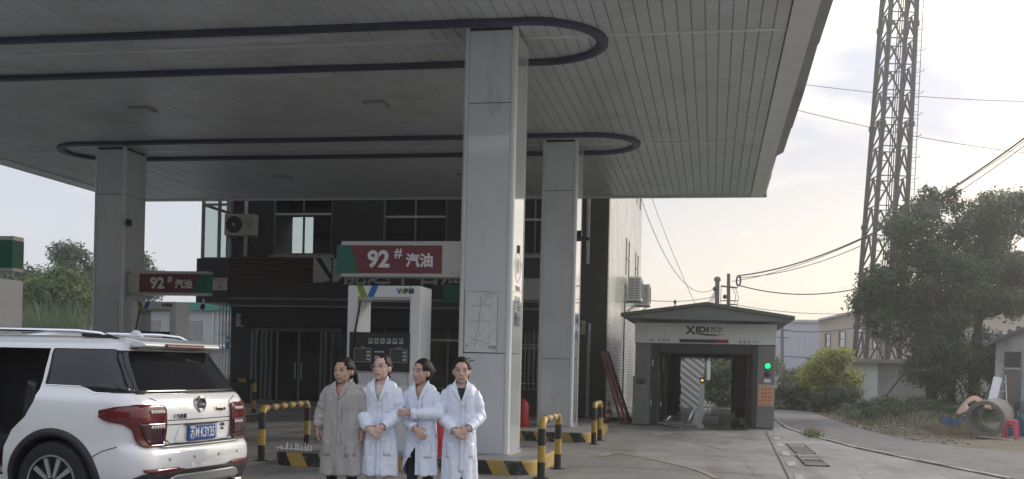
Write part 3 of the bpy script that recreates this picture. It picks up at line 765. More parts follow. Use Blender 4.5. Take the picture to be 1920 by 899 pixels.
def window(x0, x1, z0, z1, y, parent, mull=(), trans=(), glass=M_dglass, name='window', fr=.06):
    f = MB()
    f.box(x0, x0 + fr, y, y + .08, z0, z1); f.box(x1 - fr, x1, y, y + .08, z0, z1)
    f.box(x0 + fr, x1 - fr, y, y + .08, z0, z0 + fr); f.box(x0 + fr, x1 - fr, y, y + .08, z1 - fr, z1)
    w = f.build(name, M_alu, parent)
    xs = [x0 + fr] + list(mull) + [x1 - fr]; zs = [z0 + fr] + list(trans) + [z1 - fr]
    for m in mull: MB().box(m - fr * .45, m + fr * .45, y + .004, y + .076, z0 + fr, z1 - fr).build('mullion', M_alu, w)
    for m in trans: MB().box(x0 + fr, x1 - fr, y - .004, y + .072, m - fr * .55, m + fr * .55).build('transom', M_lgrey, w)
    for a, b in zip(xs[:-1], xs[1:]):
        for c, d in zip(zs[:-1], zs[1:]): MB().box(a + .01, b - .01, y + .03, y + .04, c + .01, d - .01).build('pane', glass, w)
    return w
window(-14.12, -12.1, 4.98, 7.4, YB + .08, bl, (-13.1,), (6.30,), M_glass)
window(-10.4, -8.3, 5.12, 7.4, YB + .08, bl, (-9.35,), (6.2,))
window(-6.5, -4.5, 5.0, 7.4, YB + .08, bl, (-5.5,), (6.1,))
window(-10.3, -7.2, .75, 2.7, YB + .08, bl, (-9.3, -8.2), (2.3,))
w3 = window(-6.4, -4.5, .8, 2.85, YB + .12, bl, (-5.45,), (2.1,))
for k in range(15): MB().bar((-6.36 + k * .13, YB + .03, .82), (-6.36 + k * .13, YB + .03, 2.83), .018).build('security_bar', M_steel, w3)
for z in (1.0, 2.2, 2.7): MB().bar((-6.4, YB + .03, z), (-4.5, YB + .03, z), .03).build('security_bar', M_lgrey, w3)
for x0, x1, z in ((-14.2, -12.0, 4.92), (-10.5, -8.2, 5.06), (-6.6, -4.4, 4.94)): MB().box(x0, x1, YB - .08, YB - .002, z - .05, z + .05).build('sill', M_lgrey, bl)
dr = MB()
for x in (-14.8, -13.95, -13.2, -12.45, -11.76): dr.box(x, x + .06, YB + .10, YB + .16, .12, 2.62)
dr.box(-14.74, -11.76, YB + .10, YB + .155, 2.5, 2.6); dr.box(-14.74, -11.76, YB + .10, YB + .155, .12, .25)
dd = dr.build('glazed_door', M_alu, bl)
for x in (-14.74, -13.89, -13.14, -12.39): MB().box(x, x + .69, YB + .12, YB + .13, .25, 2.5).build('pane', M_glass, dd)
MB().box(-13.3, -13.26, YB + .06, YB + .10, .95, 1.5).build('handle', M_steel, dd); MB().box(-13.08, -13.04, YB + .06, YB + .10, .95, 1.5).build('handle', M_steel, dd)
MB().box(-15.0, -11.6, YB - .5, YB - .002, 0, .12).build('door_step', M_isl, bl)
M_pvc = mat('plastic_strip', (0.28, 0.30, 0.30), .25, alpha=.35)
for k, x in enumerate((-14.78, -14.62, -14.45, -14.28, -14.13, -12.25, -12.05)):
    mb = MB(); vs = []
    for j in range(9):
        z = 2.55 - 2.3 * j / 8; o = .012 * math.sin(j * 1.1 + k)
        sw = .10 if k < 5 else .08
        vs += [(x + o, YB - .02 - .03 * (k % 2), z), (x + sw * .5 + o, YB - .05 - .03 * (k % 2), z), (x + sw + o, YB - .02 - .03 * (k % 2), z)]
    mb.add(vs, [(3 * j + i, 3 * j + i + 1, 3 * j + i + 4, 3 * j + i + 3) for j in range(8) for i in range(2)]); mb.build('strip_curtain', M_pvc, bl, smooth=True)
# dark shop awning with red slats and sign letters
aw = thing('shop_awning', 'long dark awning box over the shop door with red slats and grey characters', 'awning', (-11.5, 32.2, 3.2))
MB().box(-15.28, -4.4, 31.98, 32.596, 3.22, 4.80).build('box', M_stone, aw)
for k in range(7):
    z = 4.02 + k * .118
    MB().prism([(31.93, z), (31.90, z + .03), (31.90, z + .08), (31.93, z + .108), (31.976, z + .108), (31.976, z)], 'x', -15.29, -12.45).build('slat', M_redsl, aw)
MB().prism([(-12.42, 4.03), (-12.42, 4.85), (-11.86, 4.10), (-12.12, 4.03)], 'y', 31.88, 31.97).build('logo_letter', M_lgrey, aw)
MB().prism([(-12.2, 4.85), (-11.95, 4.85), (-11.84, 4.72), (-11.84, 4.30)], 'y', 31.88, 31.97).build('logo_letter', M_letter, aw)
MB().prism([(-11.78, 4.05), (-11.78, 4.75), (-11.5, 4.85), (-11.5, 4.2), (-11.62, 4.05)], 'y', 31.88, 31.97).build('logo_letter', M_lgrey, aw)
text('能达中石油', .78, M_letter, aw, (-9.5, 31.93, 4.28), width=3.85, ext=.03, bold=.012, name='sign_character')
MB().box(-7.0, -4.45, 31.90, 31.978, 3.55, 4.2).build('sign_panel', M_lgrey, aw); MB().box(-7.02, -6.2, 31.89, 31.977, 3.6, 4.15).build('sign_panel', M_redsl, aw)
MB().box(-8.2, -7.6, 31.9, 31.978, 3.45, 4.06).build('sign_panel', M_green, aw)
for z in (3.25, 3.48): MB().box(-15.27, -4.42, 31.93, 31.979, z, z + .05).build('edge_moulding', M_alu, aw)
MB().box(-14.9, -4.6, 32.05, 32.598, 2.64, 3.215).build('shutter_box', M_dark, aw)
# porch slab with glazed bay on top at the building's end
ph = thing('glazed_bay', 'bright glazed bay on a dark stone porch slab at the end of the station building', 'bay window', (-16, 34, 3.3))
MB().box(-16.42, -15.30, 31.95, 36.4, 3.36, 4.78).build('porch_slab', M_stone, ph)
bf = MB()
for x in (-16.52, -15.95, -15.53):
    bf.box(x - .045, x + .045, 32.5, 32.58, 4.79, 9.5); bf.box(x - .045, x + .045, 36.1, 36.18, 4.79, 9.5)
for z in (4.84, 6.60, 8.2):
    bf.box(-16.47, -15.5, 32.51, 32.57, z - .04, z + .04); bf.box(-16.47, -15.5, 36.11, 36.17, z - .04, z + .04)
    bf.box(-16.56, -16.48, 32.59, 36.09, z - .04, z + .04)
bf.box(-16.56, -16.48, 34.3, 34.38, 4.79, 9.5)
bfo = bf.build('frame', M_alu, ph)
for (x0, x1) in ((-16.47, -16.0), (-15.9, -15.58)):
    for (z0, z1) in ((4.89, 6.55), (6.65, 8.15)): MB().box(x0, x1, 32.535, 32.545, z0, z1).build('pane', M_glass, ph)
MB().box(-16.6, -15.5, 32.4, 36.2, 9.5, 9.6).build('roof', M_alu, ph)
ns = thing('notice_board', 'small faded notice with red triangle on the dark porch slab', 'sign', (-15.58, 31.94, 3.76))
MB().box(-15.84, -15.34, 31.92, 31.947, 3.76, 4.15).build('board', mat('notice_paper', (0.55, 0.48, 0.45), .6, dirt=(.3, .2, .18), ds=7), ns)
text('易燃易爆', .09, M_ink, ns, (-15.59, 31.916, 4.06)); text('▲', .14, M_ink, ns, (-15.59, 31.916, 3.95)); text('严禁烟火', .07, M_ink, ns, (-15.59, 31.916, 3.82))
def speed(x, y, z, lab):
    s = thing('speed_sign', lab, 'sign', (x, y, z))
    MB().box(x - .14, x + .14, y - .02, y, z, z + .42).build('board', mat('speed_board', (0.52, 0.5, 0.42), .5), s)
    mb = MB()
    for k in range(20):
        a0, a1 = 2 * math.pi * k / 20, 2 * math.pi * (k + 1) / 20
        mb.bar((x + .11 * math.cos(a0), y - .023, z + .27 + .11 * math.sin(a0)), (x + .11 * math.cos(a1), y - .023, z + .27 + .11 * math.sin(a1)), .02, .004, up=(0, 1, 0))
    mb.build('ring', M_ink, s); text('5', .17, M_black, s, (x, y - .024, z + .27), bold=.006); text('限速', .06, M_ink, s, (x, y - .024, z + .08))
speed(-15.17, YB - .003, 2.62, 'small speed limit sign reading 5 left of the shop door')
speed(-3.98, YB - .003, 2.55, 'small speed limit sign reading 5 right of the farther pillar')
# outdoor units
M_ac = mat('ac_casing', (0.50, 0.49, 0.45), .5, var=.15, vs=5)
def acunit(c, w, d, h, face, lab):
    """face: direction of the fan side ('-y' or '+x')"""
    t = thing('outdoor_unit', lab, 'air conditioner', c, group='air conditioner outdoor units')
    x, y, z = c
    if face == '-y':
        MB().box(x - w / 2, x + w / 2, y - d / 2, y + d / 2, z, z + h).build('casing', M_ac, t, bevel=.015)
        fx = x - w * .16; rr = h * .40
        MB().lathe([(rr, 0), (rr, -.02), (rr * .96, -.022)], (fx, y - d / 2 - .001, z + h / 2), 'y', 24).build('fan_opening', M_dark, t)
        for q in (.25, .5, .75, .98):
            mb = MB()
            for k in range(24):
                a0, a1 = 2 * math.pi * k / 24, 2 * math.pi * (k + 1) / 24
                mb.bar((fx + rr * q * math.cos(a0), y - d / 2 - .03, z + h / 2 + rr * q * math.sin(a0)), (fx + rr * q * math.cos(a1), y - d / 2 - .03, z + h / 2 + rr * q * math.sin(a1)), .008)
            mb.build('fan_guard', M_alu, t)
        MB().lathe([(.05, 0), (.05, -.035)], (fx, y - d / 2 - .002, z + h / 2), 'y', 12).build('fan_hub', M_lgrey, t)
        for k in range(5): MB().box(x + w * .28, x + w * .46, y - d / 2 - .006, y - d / 2 - .001, z + h * .25 + k * .07, z + h * .25 + k * .07 + .02).build('louvre', M_alu, t)
    else:
        MB().box(x - d / 2, x + d / 2, y - w / 2, y + w / 2, z, z + h).build('casing', M_ac, t, bevel=.015)
        for k in range(9): MB().box(x - d * .36, x + d * .36, y - w / 2 - .008, y - w / 2 - .001, z + .08 + k * h * .095, z + .08 + k * h * .095 + .045).build('louvre', M_alu, t)
        MB().box(x - .012, x + .012, y - w / 2 - .012, y - w / 2 - .0085, z + .06, z + h - .06).build('louvre', M_ac, t)
        MB().lathe([(h * .38, 0), (h * .38, .02)], (x + d / 2 + .001, y, z + h / 2), 'x', 20).build('fan_opening', M_dark, t)
    mb = MB()
    if face == '-y':
        for q in (-.35, .35): mb.box(x + w * q - .02, x + w * q + .02, y - d / 2, YB - .003, z - .05, z - .004); mb.bar((x + w * q, y - d * .3, z - .03), (x + w * q, YB - .02, z - .35), .03)
    else:
        for q in (-.35, .35): mb.box(BX1 + .003, x + d / 2, y + w * q - .02, y + w * q + .02, z - .05, z - .004); mb.bar((x + d * .3, y + w * q, z - .03), (BX1 + .02, y + w * q, z - .4), .03)
    mb.build('wall_bracket', M_alu, t)
    return t
acunit((-15.0, 32.15, 5.53), 1.0, .38, .68, '-y', 'outdoor air conditioner unit with round fan beside the glazed bay')
acunit((-2.88, 39.9, 4.05), .9, .5, .88, '+x', 'nearer outdoor air conditioner unit on the white tiled side wall')
acunit((-2.88, 45.2, 4.2), .9, .5, .88, '+x', 'farther outdoor air conditioner unit on the white tiled side wall')
for (y0, y1, z0, z1) in ((39.4, 40.7, 5.0, 6.35), (44.2, 45.6, 5.1, 6.35), (44.2, 46.2, 8.4, 9.6)):
    mb = MB(); mb.box(BX1 - .012, BX1 + .006, y0, y1, z0, z1); w = mb.build('window', M_dglass, bl)
    MB().box(BX1 + .0065, BX1 + .03, y0 - .04, y0 + .03, z0, z1).build('window_frame', M_lgrey, w); MB().box(BX1 + .0065, BX1 + .03, y1 - .03, y1 + .04, z0, z1).build('window_frame', M_lgrey, w)
    MB().box(BX1 + .0066, BX1 + .028, y0 + .03, y1 - .03, (z0 + z1) / 2 - .025, (z0 + z1) / 2 + .025).build('window_frame', M_lgrey, w)
def pipe(pts, r, lab, m=M_lgrey, grp='white drain and supply pipes'):
    mb = MB().tube(pts, r, 10); return single(mb, 'pipe', m, pts[0], lab, 'pipe', grp, smooth=True)
pipe([(-15.02, YB - .07, 4.85), (-15.02, YB - .07, 9.5)], .06, 'grey drain pipe running up behind the outdoor unit')
pipe([(-3.82, YB - .08, 4.72), (-3.82, YB - .08, 9.8)], .06, 'upper drain pipe on the dark wall near the white tiled corner')
pipe([(-3.72, YB - .1, .02), (-3.72, YB - .1, 2.9)], .055, 'lower pale drain pipe on the dark wall near the white tiled corner')
pipe([(BX1 + .05, 38.6, .02), (BX1 + .05, 38.6, 4.0)], .03, 'thin dark pipe on the white tiled side wall', M_alu)
for k, x in enumerate((-16.05, -15.93, -15.82, -15.70)):
    pipe([(x, 32.9, .1), (x, 32.9, 3.36)], .025, ('first', 'second', 'third', 'fourth')[k] + ' from the left of four thin white pipes under the porch slab', M_white)
fb = MB().box(-16.12, -15.62, 32.84, 32.96, .98, 1.03).box(-16.12, -15.62, 32.84, 32.96, .72, .77).box(-16.1, -15.64, 32.84, 32.96, 2.35, 2.38)
single(fb, 'pipe_bracket', M_steel, (-15.87, 32.9, .7), 'steel clamps holding the four thin white pipes', 'bracket')
ps = thing('pipe_notice', 'small blue and white notice hung on the four thin pipes', 'sign', (-15.72, 32.85, 1.95))
MB().box(-15.79, -15.64, 32.845, 32.87, 1.88, 2.3).build('board', mat('notice_blue', (0.12, 0.35, 0.5), .5), ps); MB().lathe([(.055, 0), (.055, -.004)], (-15.715, 32.844, 2.17), 'y', 16).build('disc', M_white, ps)
hb_ = thing('hazard_board', 'low yellow and black striped board beside the thin white pipes', 'barrier', (-15.5, 31.5, 0))
MB().box(-16.0, -14.95, 31.5, 31.6, .45, .78).build('board', stripemat('board_stripes', (.45, .28, .05), (.05, .04, .03), .24, .3), hb_)
for x in (-15.9, -15.05): MB().box(x - .03, x + .03, 31.61, 31.67, 0, .7).build('leg', M_alu, hb_)
cv = thing('security_camera', 'dark dome camera hanging under the porch slab', 'camera', (-16.15, 31.9, 3.1))
MB().tube([(-16.15, 31.99, 3.5), (-16.15, 31.9, 3.3)], .03, 8).build('arm', M_white, cv); MB().ell((-16.15, 31.88, 3.22), .09, .09, .1).build('dome', M_black, cv, smooth=True)

# fire extinguisher, cone, ladders
ex = thing('fire_extinguisher', 'red fire extinguisher standing between the two right pillars', 'extinguisher', (-4.1, 23.3, .19))
M_fire = mat('extinguisher_red', (0.42, 0.02, 0.03), .3, var=.1, vs=4)
MB().lathe([(.13, 0), (.14, .03), (.14, .46), (.12, .54), (.05, .60), (.04, .63)], (-4.1, 23.3, .19), n=20).build('cylinder', M_fire, ex, smooth=True)
MB().box(-4.16, -4.0, 23.27, 23.33, .83, .86).build('valve_handle', M_black, ex); MB().tube([(-4.02, 23.3, .8), (-3.95, 23.3, .7), (-3.96, 23.28, .4)], .014, 6).build('hose', M_hose, ex, smooth=True)
ex2 = copy_tree(ex); ex2.location = (-3.93, 15.05, .19); ex2['label'] = 'red cylinder seen low between the third and fourth women'
ex2.scale = (1, 1, 1.15)
hz_ = MB().tube([(-4.02, 23.25, .85), (-4.0, 23.2, 1.5), (-4.15, 23.2, 1.65), (-4.3, 23.2, 1.5), (-4.3, 23.2, .9)], .016, 8)
single(hz_, 'water_hose', M_hose, (-4.1, 23.2, .85), 'black hose looped above the far fire extinguisher', 'hose', smooth=True)
cn = thing('traffic_cone', 'red and white traffic cone at the foot of the tiled wall', 'cone', (-2.88, 30.6, 0))
M_cr = mat('cone_red', (0.55, 0.03, 0.02), .45); M_cw = mat('cone_white', (.7, .7, .68), .45)
MB().box(-.17, .17, -.17, .17, 0, .035).build('base', M_black, cn, off=(0, 0, 0))
for k in range(5):
    z0, z1 = .035 + k * .105, .035 + (k + 1) * .105; r0, r1 = .13 - .1 * k / 5, .13 - .1 * (k + 1) / 5
    MB().lathe([(r0, z0), (r1, z1)], n=16, cap=k == 4).build('band', M_cr if k % 2 == 0 else M_cw, cn, smooth=True, off=(0, 0, 0))
ld = thing('ladder', 'faded red ladder leaning on the white tiled wall beside the car wash', 'ladder', (-2.3, 29.6, 0))
M_lad = mat('faded_red_wood', (0.30, 0.10, 0.11), .7, var=.3, vs=6)
a0, a1 = Vector((-2.28, 29.4, .02)), Vector((-3.02, 30.2, 2.0)); b0, b1 = Vector((-2.2, 29.75, .02)), Vector((-2.95, 30.55, 2.0))
MB().bar(a0, a1, .055, .07).build('rail', M_lad, ld); MB().bar(b0, b1, .055, .07).build('rail', M_lad, ld)
for k in range(7): MB().bar(a0.lerp(a1, (k + .7) / 8), b0.lerp(b1, (k + .7) / 8), .03).build('rung', M_lad, ld)
single(MB().bar((-2.42, 29.5, .02), (-3.08, 30.0, 2.02), .05, .06), 'timber_pole', M_lad, (-2.42, 29.5, 0), 'red pole leaning beside the ladder near the car wash', 'pole')
jb = thing('scrap_pile', 'dark low scrap lying at the foot of the tiled wall', 'scrap', (-2.7, 30.9, 0))
for k in range(6): MB().obox(Matrix.Translation((-2.75 + .12 * k, 30.8 + uni(-.1, .2), .07)) @ Matrix.Rotation(uni(0, 3), 4, 'Z') @ Matrix.Rotation(uni(-.2, .2), 4, 'X'), .4, .12, .1).build('offcut', mat('scrap_wood', (.06, .045, .035), .8), jb)

# ------------------------------------------------------------------ car wash
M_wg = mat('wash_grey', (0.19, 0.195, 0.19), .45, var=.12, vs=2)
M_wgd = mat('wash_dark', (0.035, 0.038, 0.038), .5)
M_wpan = mat('wash_white', (0.74, 0.76, 0.74), .4, var=.08, vs=2)
M_groof = mat('green_roof', (0.10, 0.15, 0.11), .5, var=.2, vs=3)
M_soff = mat('roof_soffit', (0.20, 0.21, 0.21), .6, var=.15, vs=3)
WY = 29.3; WE = 38.8
cw = thing('car_wash', 'grey drive-through car wash with low green roof and white sign fascia', 'car wash', (-.2, 34, 0))
MB().box(-2.07, -1.45, WY, WY + .5, .02, 2.25).build('portal_post', M_wg, cw, bevel=.015)
MB().box(1.07, 1.66, WY, WY + .5, .02, 2.25).build('portal_post', M_wg, cw, bevel=.015)
MB().box(-1.62, -1.44, WY - .03, WY - .001, .02, 2.24).build('post_cover', M_wgd, cw); MB().box(1.06, 1.2, WY - .03, WY - .001, .02, 2.24).build('post_cover', M_wgd, cw)
fa = MB().box(-2.09, 1.68, WY - .06, WY + .5, 2.252, 2.80).build('fascia', M_wpan, cw, bevel=.01)
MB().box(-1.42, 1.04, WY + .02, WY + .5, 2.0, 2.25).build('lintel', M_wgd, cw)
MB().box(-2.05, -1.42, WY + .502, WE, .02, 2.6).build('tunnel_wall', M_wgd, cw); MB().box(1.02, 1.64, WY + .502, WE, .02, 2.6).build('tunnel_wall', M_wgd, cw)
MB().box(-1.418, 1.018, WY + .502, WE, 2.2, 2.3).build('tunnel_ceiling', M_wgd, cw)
# sign board on the fascia
sb = MB().box(-1.28, .92, WY - .09, WY - .062, 2.42, 2.75).build('sign_board', M_wpan, cw, bevel=.006)
M_sgr = mat('sign_letter_dark', (0.05, 0.06, 0.055), .5)
text('X', .30, M_sgr, sb, (-.60, WY - .098, 2.60), bold=.010); text('IDI', .21, M_sgr, sb, (-.28, WY - .098, 2.625), bold=.010, width=.34); text('西尔', .17, mat('sign_letter_grey', (.16, .17, .165), .5), sb, (.09, WY - .098, 2.62), bold=.003)
sw = MB(); vs = []
for k in range(13):
    t = k / 12; x = -.56 + .90 * t; z = 2.555 - .075 * math.sin(t * 2.4) + .02 * t * t; h = .022 * math.sin(math.pi * min(1, t + .08)) + .003
    vs += [(x, WY - .099, z - h), (x, WY - .099, z + h)]
sw.add(vs, [(2 * k, 2 * k + 2, 2 * k + 3, 2 * k + 1) for k in range(12)]); sw.build('swoosh', M_sgr, sb)
led = MB().box(-.88, .42, WY - .085, WY - .061, 2.28, 2.37).build('led_display', mat('led_off', (.02, .02, .02), .3), cw)
MB().box(.08, .41, WY - .090, WY - .0855, 2.285, 2.365).build('led_text', mat('led_red', (.16, .02, .03), .4, emit=(.5, .03, .04), es=.06), led)
for k in range(3):
    for s, x in ((1, -1.42 + k * .12), (-1, .72 + k * .12)):
        mb = MB(); mb.bar((x - .03 * s, WY - .07, 2.36), (x + .03 * s, WY - .07, 2.325), .015, .01, up=(0, 1, 0)); mb.bar((x + .03 * s, WY - .07, 2.325), (x - .03 * s, WY - .07, 2.29), .015, .01, up=(0, 1, 0))
        mb.build('arrow_mark', M_sgr, fa)
text('洗车', .07, M_sgr, fa, (-1.63, WY - .063, 2.325)); text('入口', .07, M_sgr, fa, (1.12, WY - .063, 2.325))
# low-pitched roof with overhang
ry0, ry1 = WY - .85, WE + .3
pr = [(-2.42, 2.93), (-.18, 3.24), (2.08, 2.90), (2.08, 2.99), (-.18, 3.335), (-2.42, 3.02)]
MB().prism(pr, 'y', ry0, ry1).build('roof', M_groof, cw)
MB().prism([(-2.36, 2.90), (-.18, 2.86), (2.02, 2.86), (2.02, 2.895), (-.18, 3.23), (-2.36, 2.925)], 'y', ry0 + .06, WY + .4).build('soffit', M_soff, cw)
MB().prism([(-.45, 3.305), (-.16, 3.50), (.12, 3.30)], 'y', 31.0, 33.5).build('roof_vent', M_groof, cw)
MB().tube([(-1.05, 30.0, 3.15), (-1.05, 30.0, 3.38)], .02, 6).build('vent_pipe', M_alu, cw); MB().ell((-1.05, 30.0, 3.42), .045, .045, .06, 8, 6).build('vent_cap', M_alu, cw)
# brushes and drip curtain
M_brush2 = mat('wash_brush', (0.016, 0.018, 0.024), .9, var=.4, vs=18, stretch=(1, 1, 3), bump=.8, bs=60)
for x, y in ((-1.18, 36.5), (.80, 36.5), (-1.2, 33.2), (.86, 33.2)):
    mb = MB(); pr_ = []
    for k in range(19):
        pr_.append((.15 + uni(-.03, .03), .12 + 1.9 * k / 18))
    mb.lathe(pr_, (x, y, 0), n=22); mb.build('side_brush', M_brush2, cw, smooth=True)
M_strip = mat('drip_curtain', (0.05, 0.055, 0.055), .5)
MB().box(-1.41, 1.01, 38.2, 38.3, 1.98, 2.2).build('curtain_header', M_strip, cw)
for k in range(34):
    x = -1.38 + k * .0705; MB().box(x, x + .045, 38.22, 38.24, 1.98 - uni(.03, .12), 1.98).build('curtain_strip', M_strip, cw)
MB().box(-1.415, 1.015, WY + .8, WY + .95, 2.02, 2.19).build('spray_bar', M_wg, cw)
for x, y, z0, z1 in ((-1.40, 30.2, .5, .62), (-1.40, 31.5, 1.5, 1.9)): MB().box(x - .01, x + .02, y, y + .05, z0, z1).build('reflector', M_white, cw)
# control cabinet and lamps on the posts
cb = MB().box(-2.11, -1.68, WY - .16, WY - .003, .03, 1.34).build('control_cabinet', M_wg, cw, bevel=.012)
MB().box(-2.02, -1.78, WY - .168, WY - .161, 1.12, 1.27).build('screen', M_dglass, cb); MB().box(-1.60, -1.575, WY - .036, WY - .031, 1.62, 1.80).build('reflector', M_white, cw); MB().box(-1.63, -1.605, WY - .036, WY - .031, .55, .72).build('reflector', M_white, cw)
def lamp(x, y, z, r, m, parent, name='signal_lamp'):
    h = MB().lathe([(r * 1.25, 0), (r * 1.25, -.03), (r * 1.05, -.03)], (x, y, z), 'y', 20).build(name, M_black, parent)
    MB().lathe([(r, -.031), (r * .8, -.045), (r * .3, -.052)], (x, y, z), 'y', 20).build('lens', m, h, smooth=True)
lamp(1.46, WY - .002, 1.69, .075, mat('green_lamp', (.0, .5, .12), .3, emit=(.0, .85, .22), es=1.1), cw)
lamp(1.46, WY - .002, 1.47, .06, mat('red_lamp_off', (.06, .03, .03), .3), cw)
MB().box(1.37, 1.54, WY - .012, WY - .002, 1.25, 1.34).build('label', M_white, cw)
og = thing('instruction_board', 'orange instruction board with rows of characters on the right car wash post', 'sign', (1.43, WY, .63))
M_or = mat('orange_board', (0.55, 0.17, 0.07), .5); M_orb = mat('orange_border', (.75, .55, .4), .5)
MB().box(1.23, 1.64, WY - .014, WY - .003, .62, 1.19).build('board', M_orb, og); MB().box(1.245, 1.625, WY - .018, WY - .0145, .635, 1.175).build('face', M_or, og)
M_och = mat('board_characters', (.72, .55, .40), .5)
for r, row in enumerate(('洗车须知', '请关车窗', '挂入空挡', '关好天窗', '收后视镜')):
    for c, ch in enumerate(row): text(ch, .085, M_och, og, (1.295 + c * .093, WY - .02, 1.12 - r * .105), ext=.001, bold=.002)
# wet floor, guide rails
M_wet = mat('wet_floor', (0.16, 0.16, 0.155), .05, var=.4, vs=3, bump=.16, bs=5, dirt=(.2, .2, .19), ds=1.3, dlo=.5, dhi=.62)
pl = MB().add([(-1.41, WY + .1, .010), (-.6, WY - .15, .010), (.4, WY - .1, .010), (1.01, WY + .2, .010), (1.0, 44, .010), (-1.41, 44, .010)], [(0, 1, 2, 3, 4, 5)])
o = pl.build('wet_floor', M_wet); o['kind'] = 'structure'
o = MB().add([(-1.3, 28.9, .006), (-.9, 28.2, .006), (-.3, 28.5, .006), (.2, 27.9, .006), (.9, 28.3, .006), (1.0, 29.0, .006), (.6, 29.45, .006), (-1.2, 29.4, .006)], [tuple(range(8))]).build('wet_patch', M_wet); o['kind'] = 'structure'
gr = thing('wash_guide_rails', 'wet steel guide rails on the car wash floor', 'guide rails', (-.9, 34, 0))
M_wsteel = mat('wet_steel', (0.42, 0.43, 0.43), .18, metal=.8, var=.3, vs=6)
for x in (-1.22, -.62): MB().tube([(x - .1, 29.45, .05), (x, 30.0, .12), (x, 42.5, .12)], .04, 10).build('rail', M_wsteel, gr, smooth=True)
for k in range(18):
    y = 30.1 + k * .7; MB().box(-1.19, -.65, y, y + .10, .03, .07).build('roller', M_wsteel, gr)
MB().tube([(-1.5, 29.35, .12), (-1.42, 29.1, .10), (-1.1, 29.05, .05)], .02, 8).build('feeler_arm', M_wsteel, gr); MB().box(-.72, -.35, 29.0, 29.35, .012, .06).build('end_stop', M_alu, gr)
dg = thing('floor_grate', 'square drain grate in the middle of the car wash floor', 'drain grate', (.0, 33, 0))
for k in range(14): MB().box(-.25, .25, 31.0 + k * .35, 31.22 + k * .35, .012, .02).build('bar', mat('green_grate', (.14, .15, .10), .5), dg)
# what shows through the far end of the tunnel
def stepmat():
    m = bpy.data.materials.new('stepped_tiles'); m.use_nodes = True; nt = m.node_tree; b = nt.nodes['Principled BSDF']
    g = nt.nodes.new('ShaderNodeNewGeometry'); s = nt.nodes.new('ShaderNodeSeparateXYZ'); nt.links.new(g.outputs['Position'], s.inputs[0])
    def mt(op, a, v):
        n = nt.nodes.new('ShaderNodeMath'); n.operation = op
        nt.links.new(a, n.inputs[0])
        if isinstance(v, (int, float)): n.inputs[1].default_value = v
        else: nt.links.new(v, n.inputs[1])
        return n.outputs[0]
    row = mt('FLOOR', mt('MULTIPLY', s.outputs[2], 1 / .065), 0); t = mt('ADD', s.outputs[0], mt('MULTIPLY', row, .085))
    t = mt('GREATER_THAN', mt('FRACT', mt('MULTIPLY', t, 1 / .36), 0), .5)
    x = nt.nodes.new('ShaderNodeMix'); x.data_type = 'RGBA'; nt.links.new(t, x.inputs['Factor'])
    x.inputs['A'].default_value = (.62, .62, .6, 1); x.inputs['B'].default_value = (.24, .25, .25, 1); nt.links.new(x.outputs['Result'], b.inputs['Base Color']); b.inputs['Roughness'].default_value = .4
    return m
single(MB().box(-2.5, -.33, 44.2, 44.4, 0, 3.0), 'tiled_screen_wall', stepmat(), (-1.4, 44.3, 0), 'wall with stepped grey and white tiles seen through the car wash', 'wall')
bp_ = thing('signal_post', 'grey post with a small orange lamp beyond the car wash tunnel', 'signal post', (-.38, 43, 0))
MB().box(-.48, -.28, 42.9, 43.1, 0, 1.02).build('post', M_pumpg, bp_); lamp(-.37, 42.95, 1.14, .05, mat('orange_lamp', (.6, .2, .02), .3, emit=(1, .28, .03), es=1.5), bp_)
MB().box(-.46, -.28, 42.98, 43.08, 1.02, 1.26).build('lamp_box', M_black, bp_)
single(MB().box(-.2, -.06, 43.9, 44.0, 1.15, 2.2), 'white_board', M_white, (-.1, 44, 1.15), 'narrow white board at the end of the tiled screen wall', 'board')

# ------------------------------------------------------------------ drain covers
M_gr = mat('grate_iron', (0.17, 0.16, 0.15), .6, var=.3, vs=8)
for (x, y, L, lab) in ((1.78, 20.9, 2.6, 'farther of the two drain grates in the yard by the lane'), (1.74, 18.1, 2.2, 'nearer of the two drain grates in the yard by the lane')):
    t = thing('drain_grate', lab, 'drain grate', (x, y, 0), group='drain grates')
    MB().box(x - .19, x + .19, y, y + L, -.02, .006).build('pit', mat('grate_pit', (.09, .088, .08), .9), t)
    for k in range(int(L / .13)):
        if rnd() < .12: continue
        dx = uni(-.03, .03); MB().obox(Matrix.Translation((x + dx, y + .06 + k * .13, .014)) @ Matrix.Rotation(uni(-.09, .09), 4, 'Z'), .34, uni(.06, .085), .016).build('bar', (M_gr, M_gr, M_lgrey, M_conc)[int(rnd() * 4)], t)
    for xx in (x - .19, x + .165): MB().box(xx, xx + .025, y, y + L, .0065, .026).build('frame', M_gr, t)

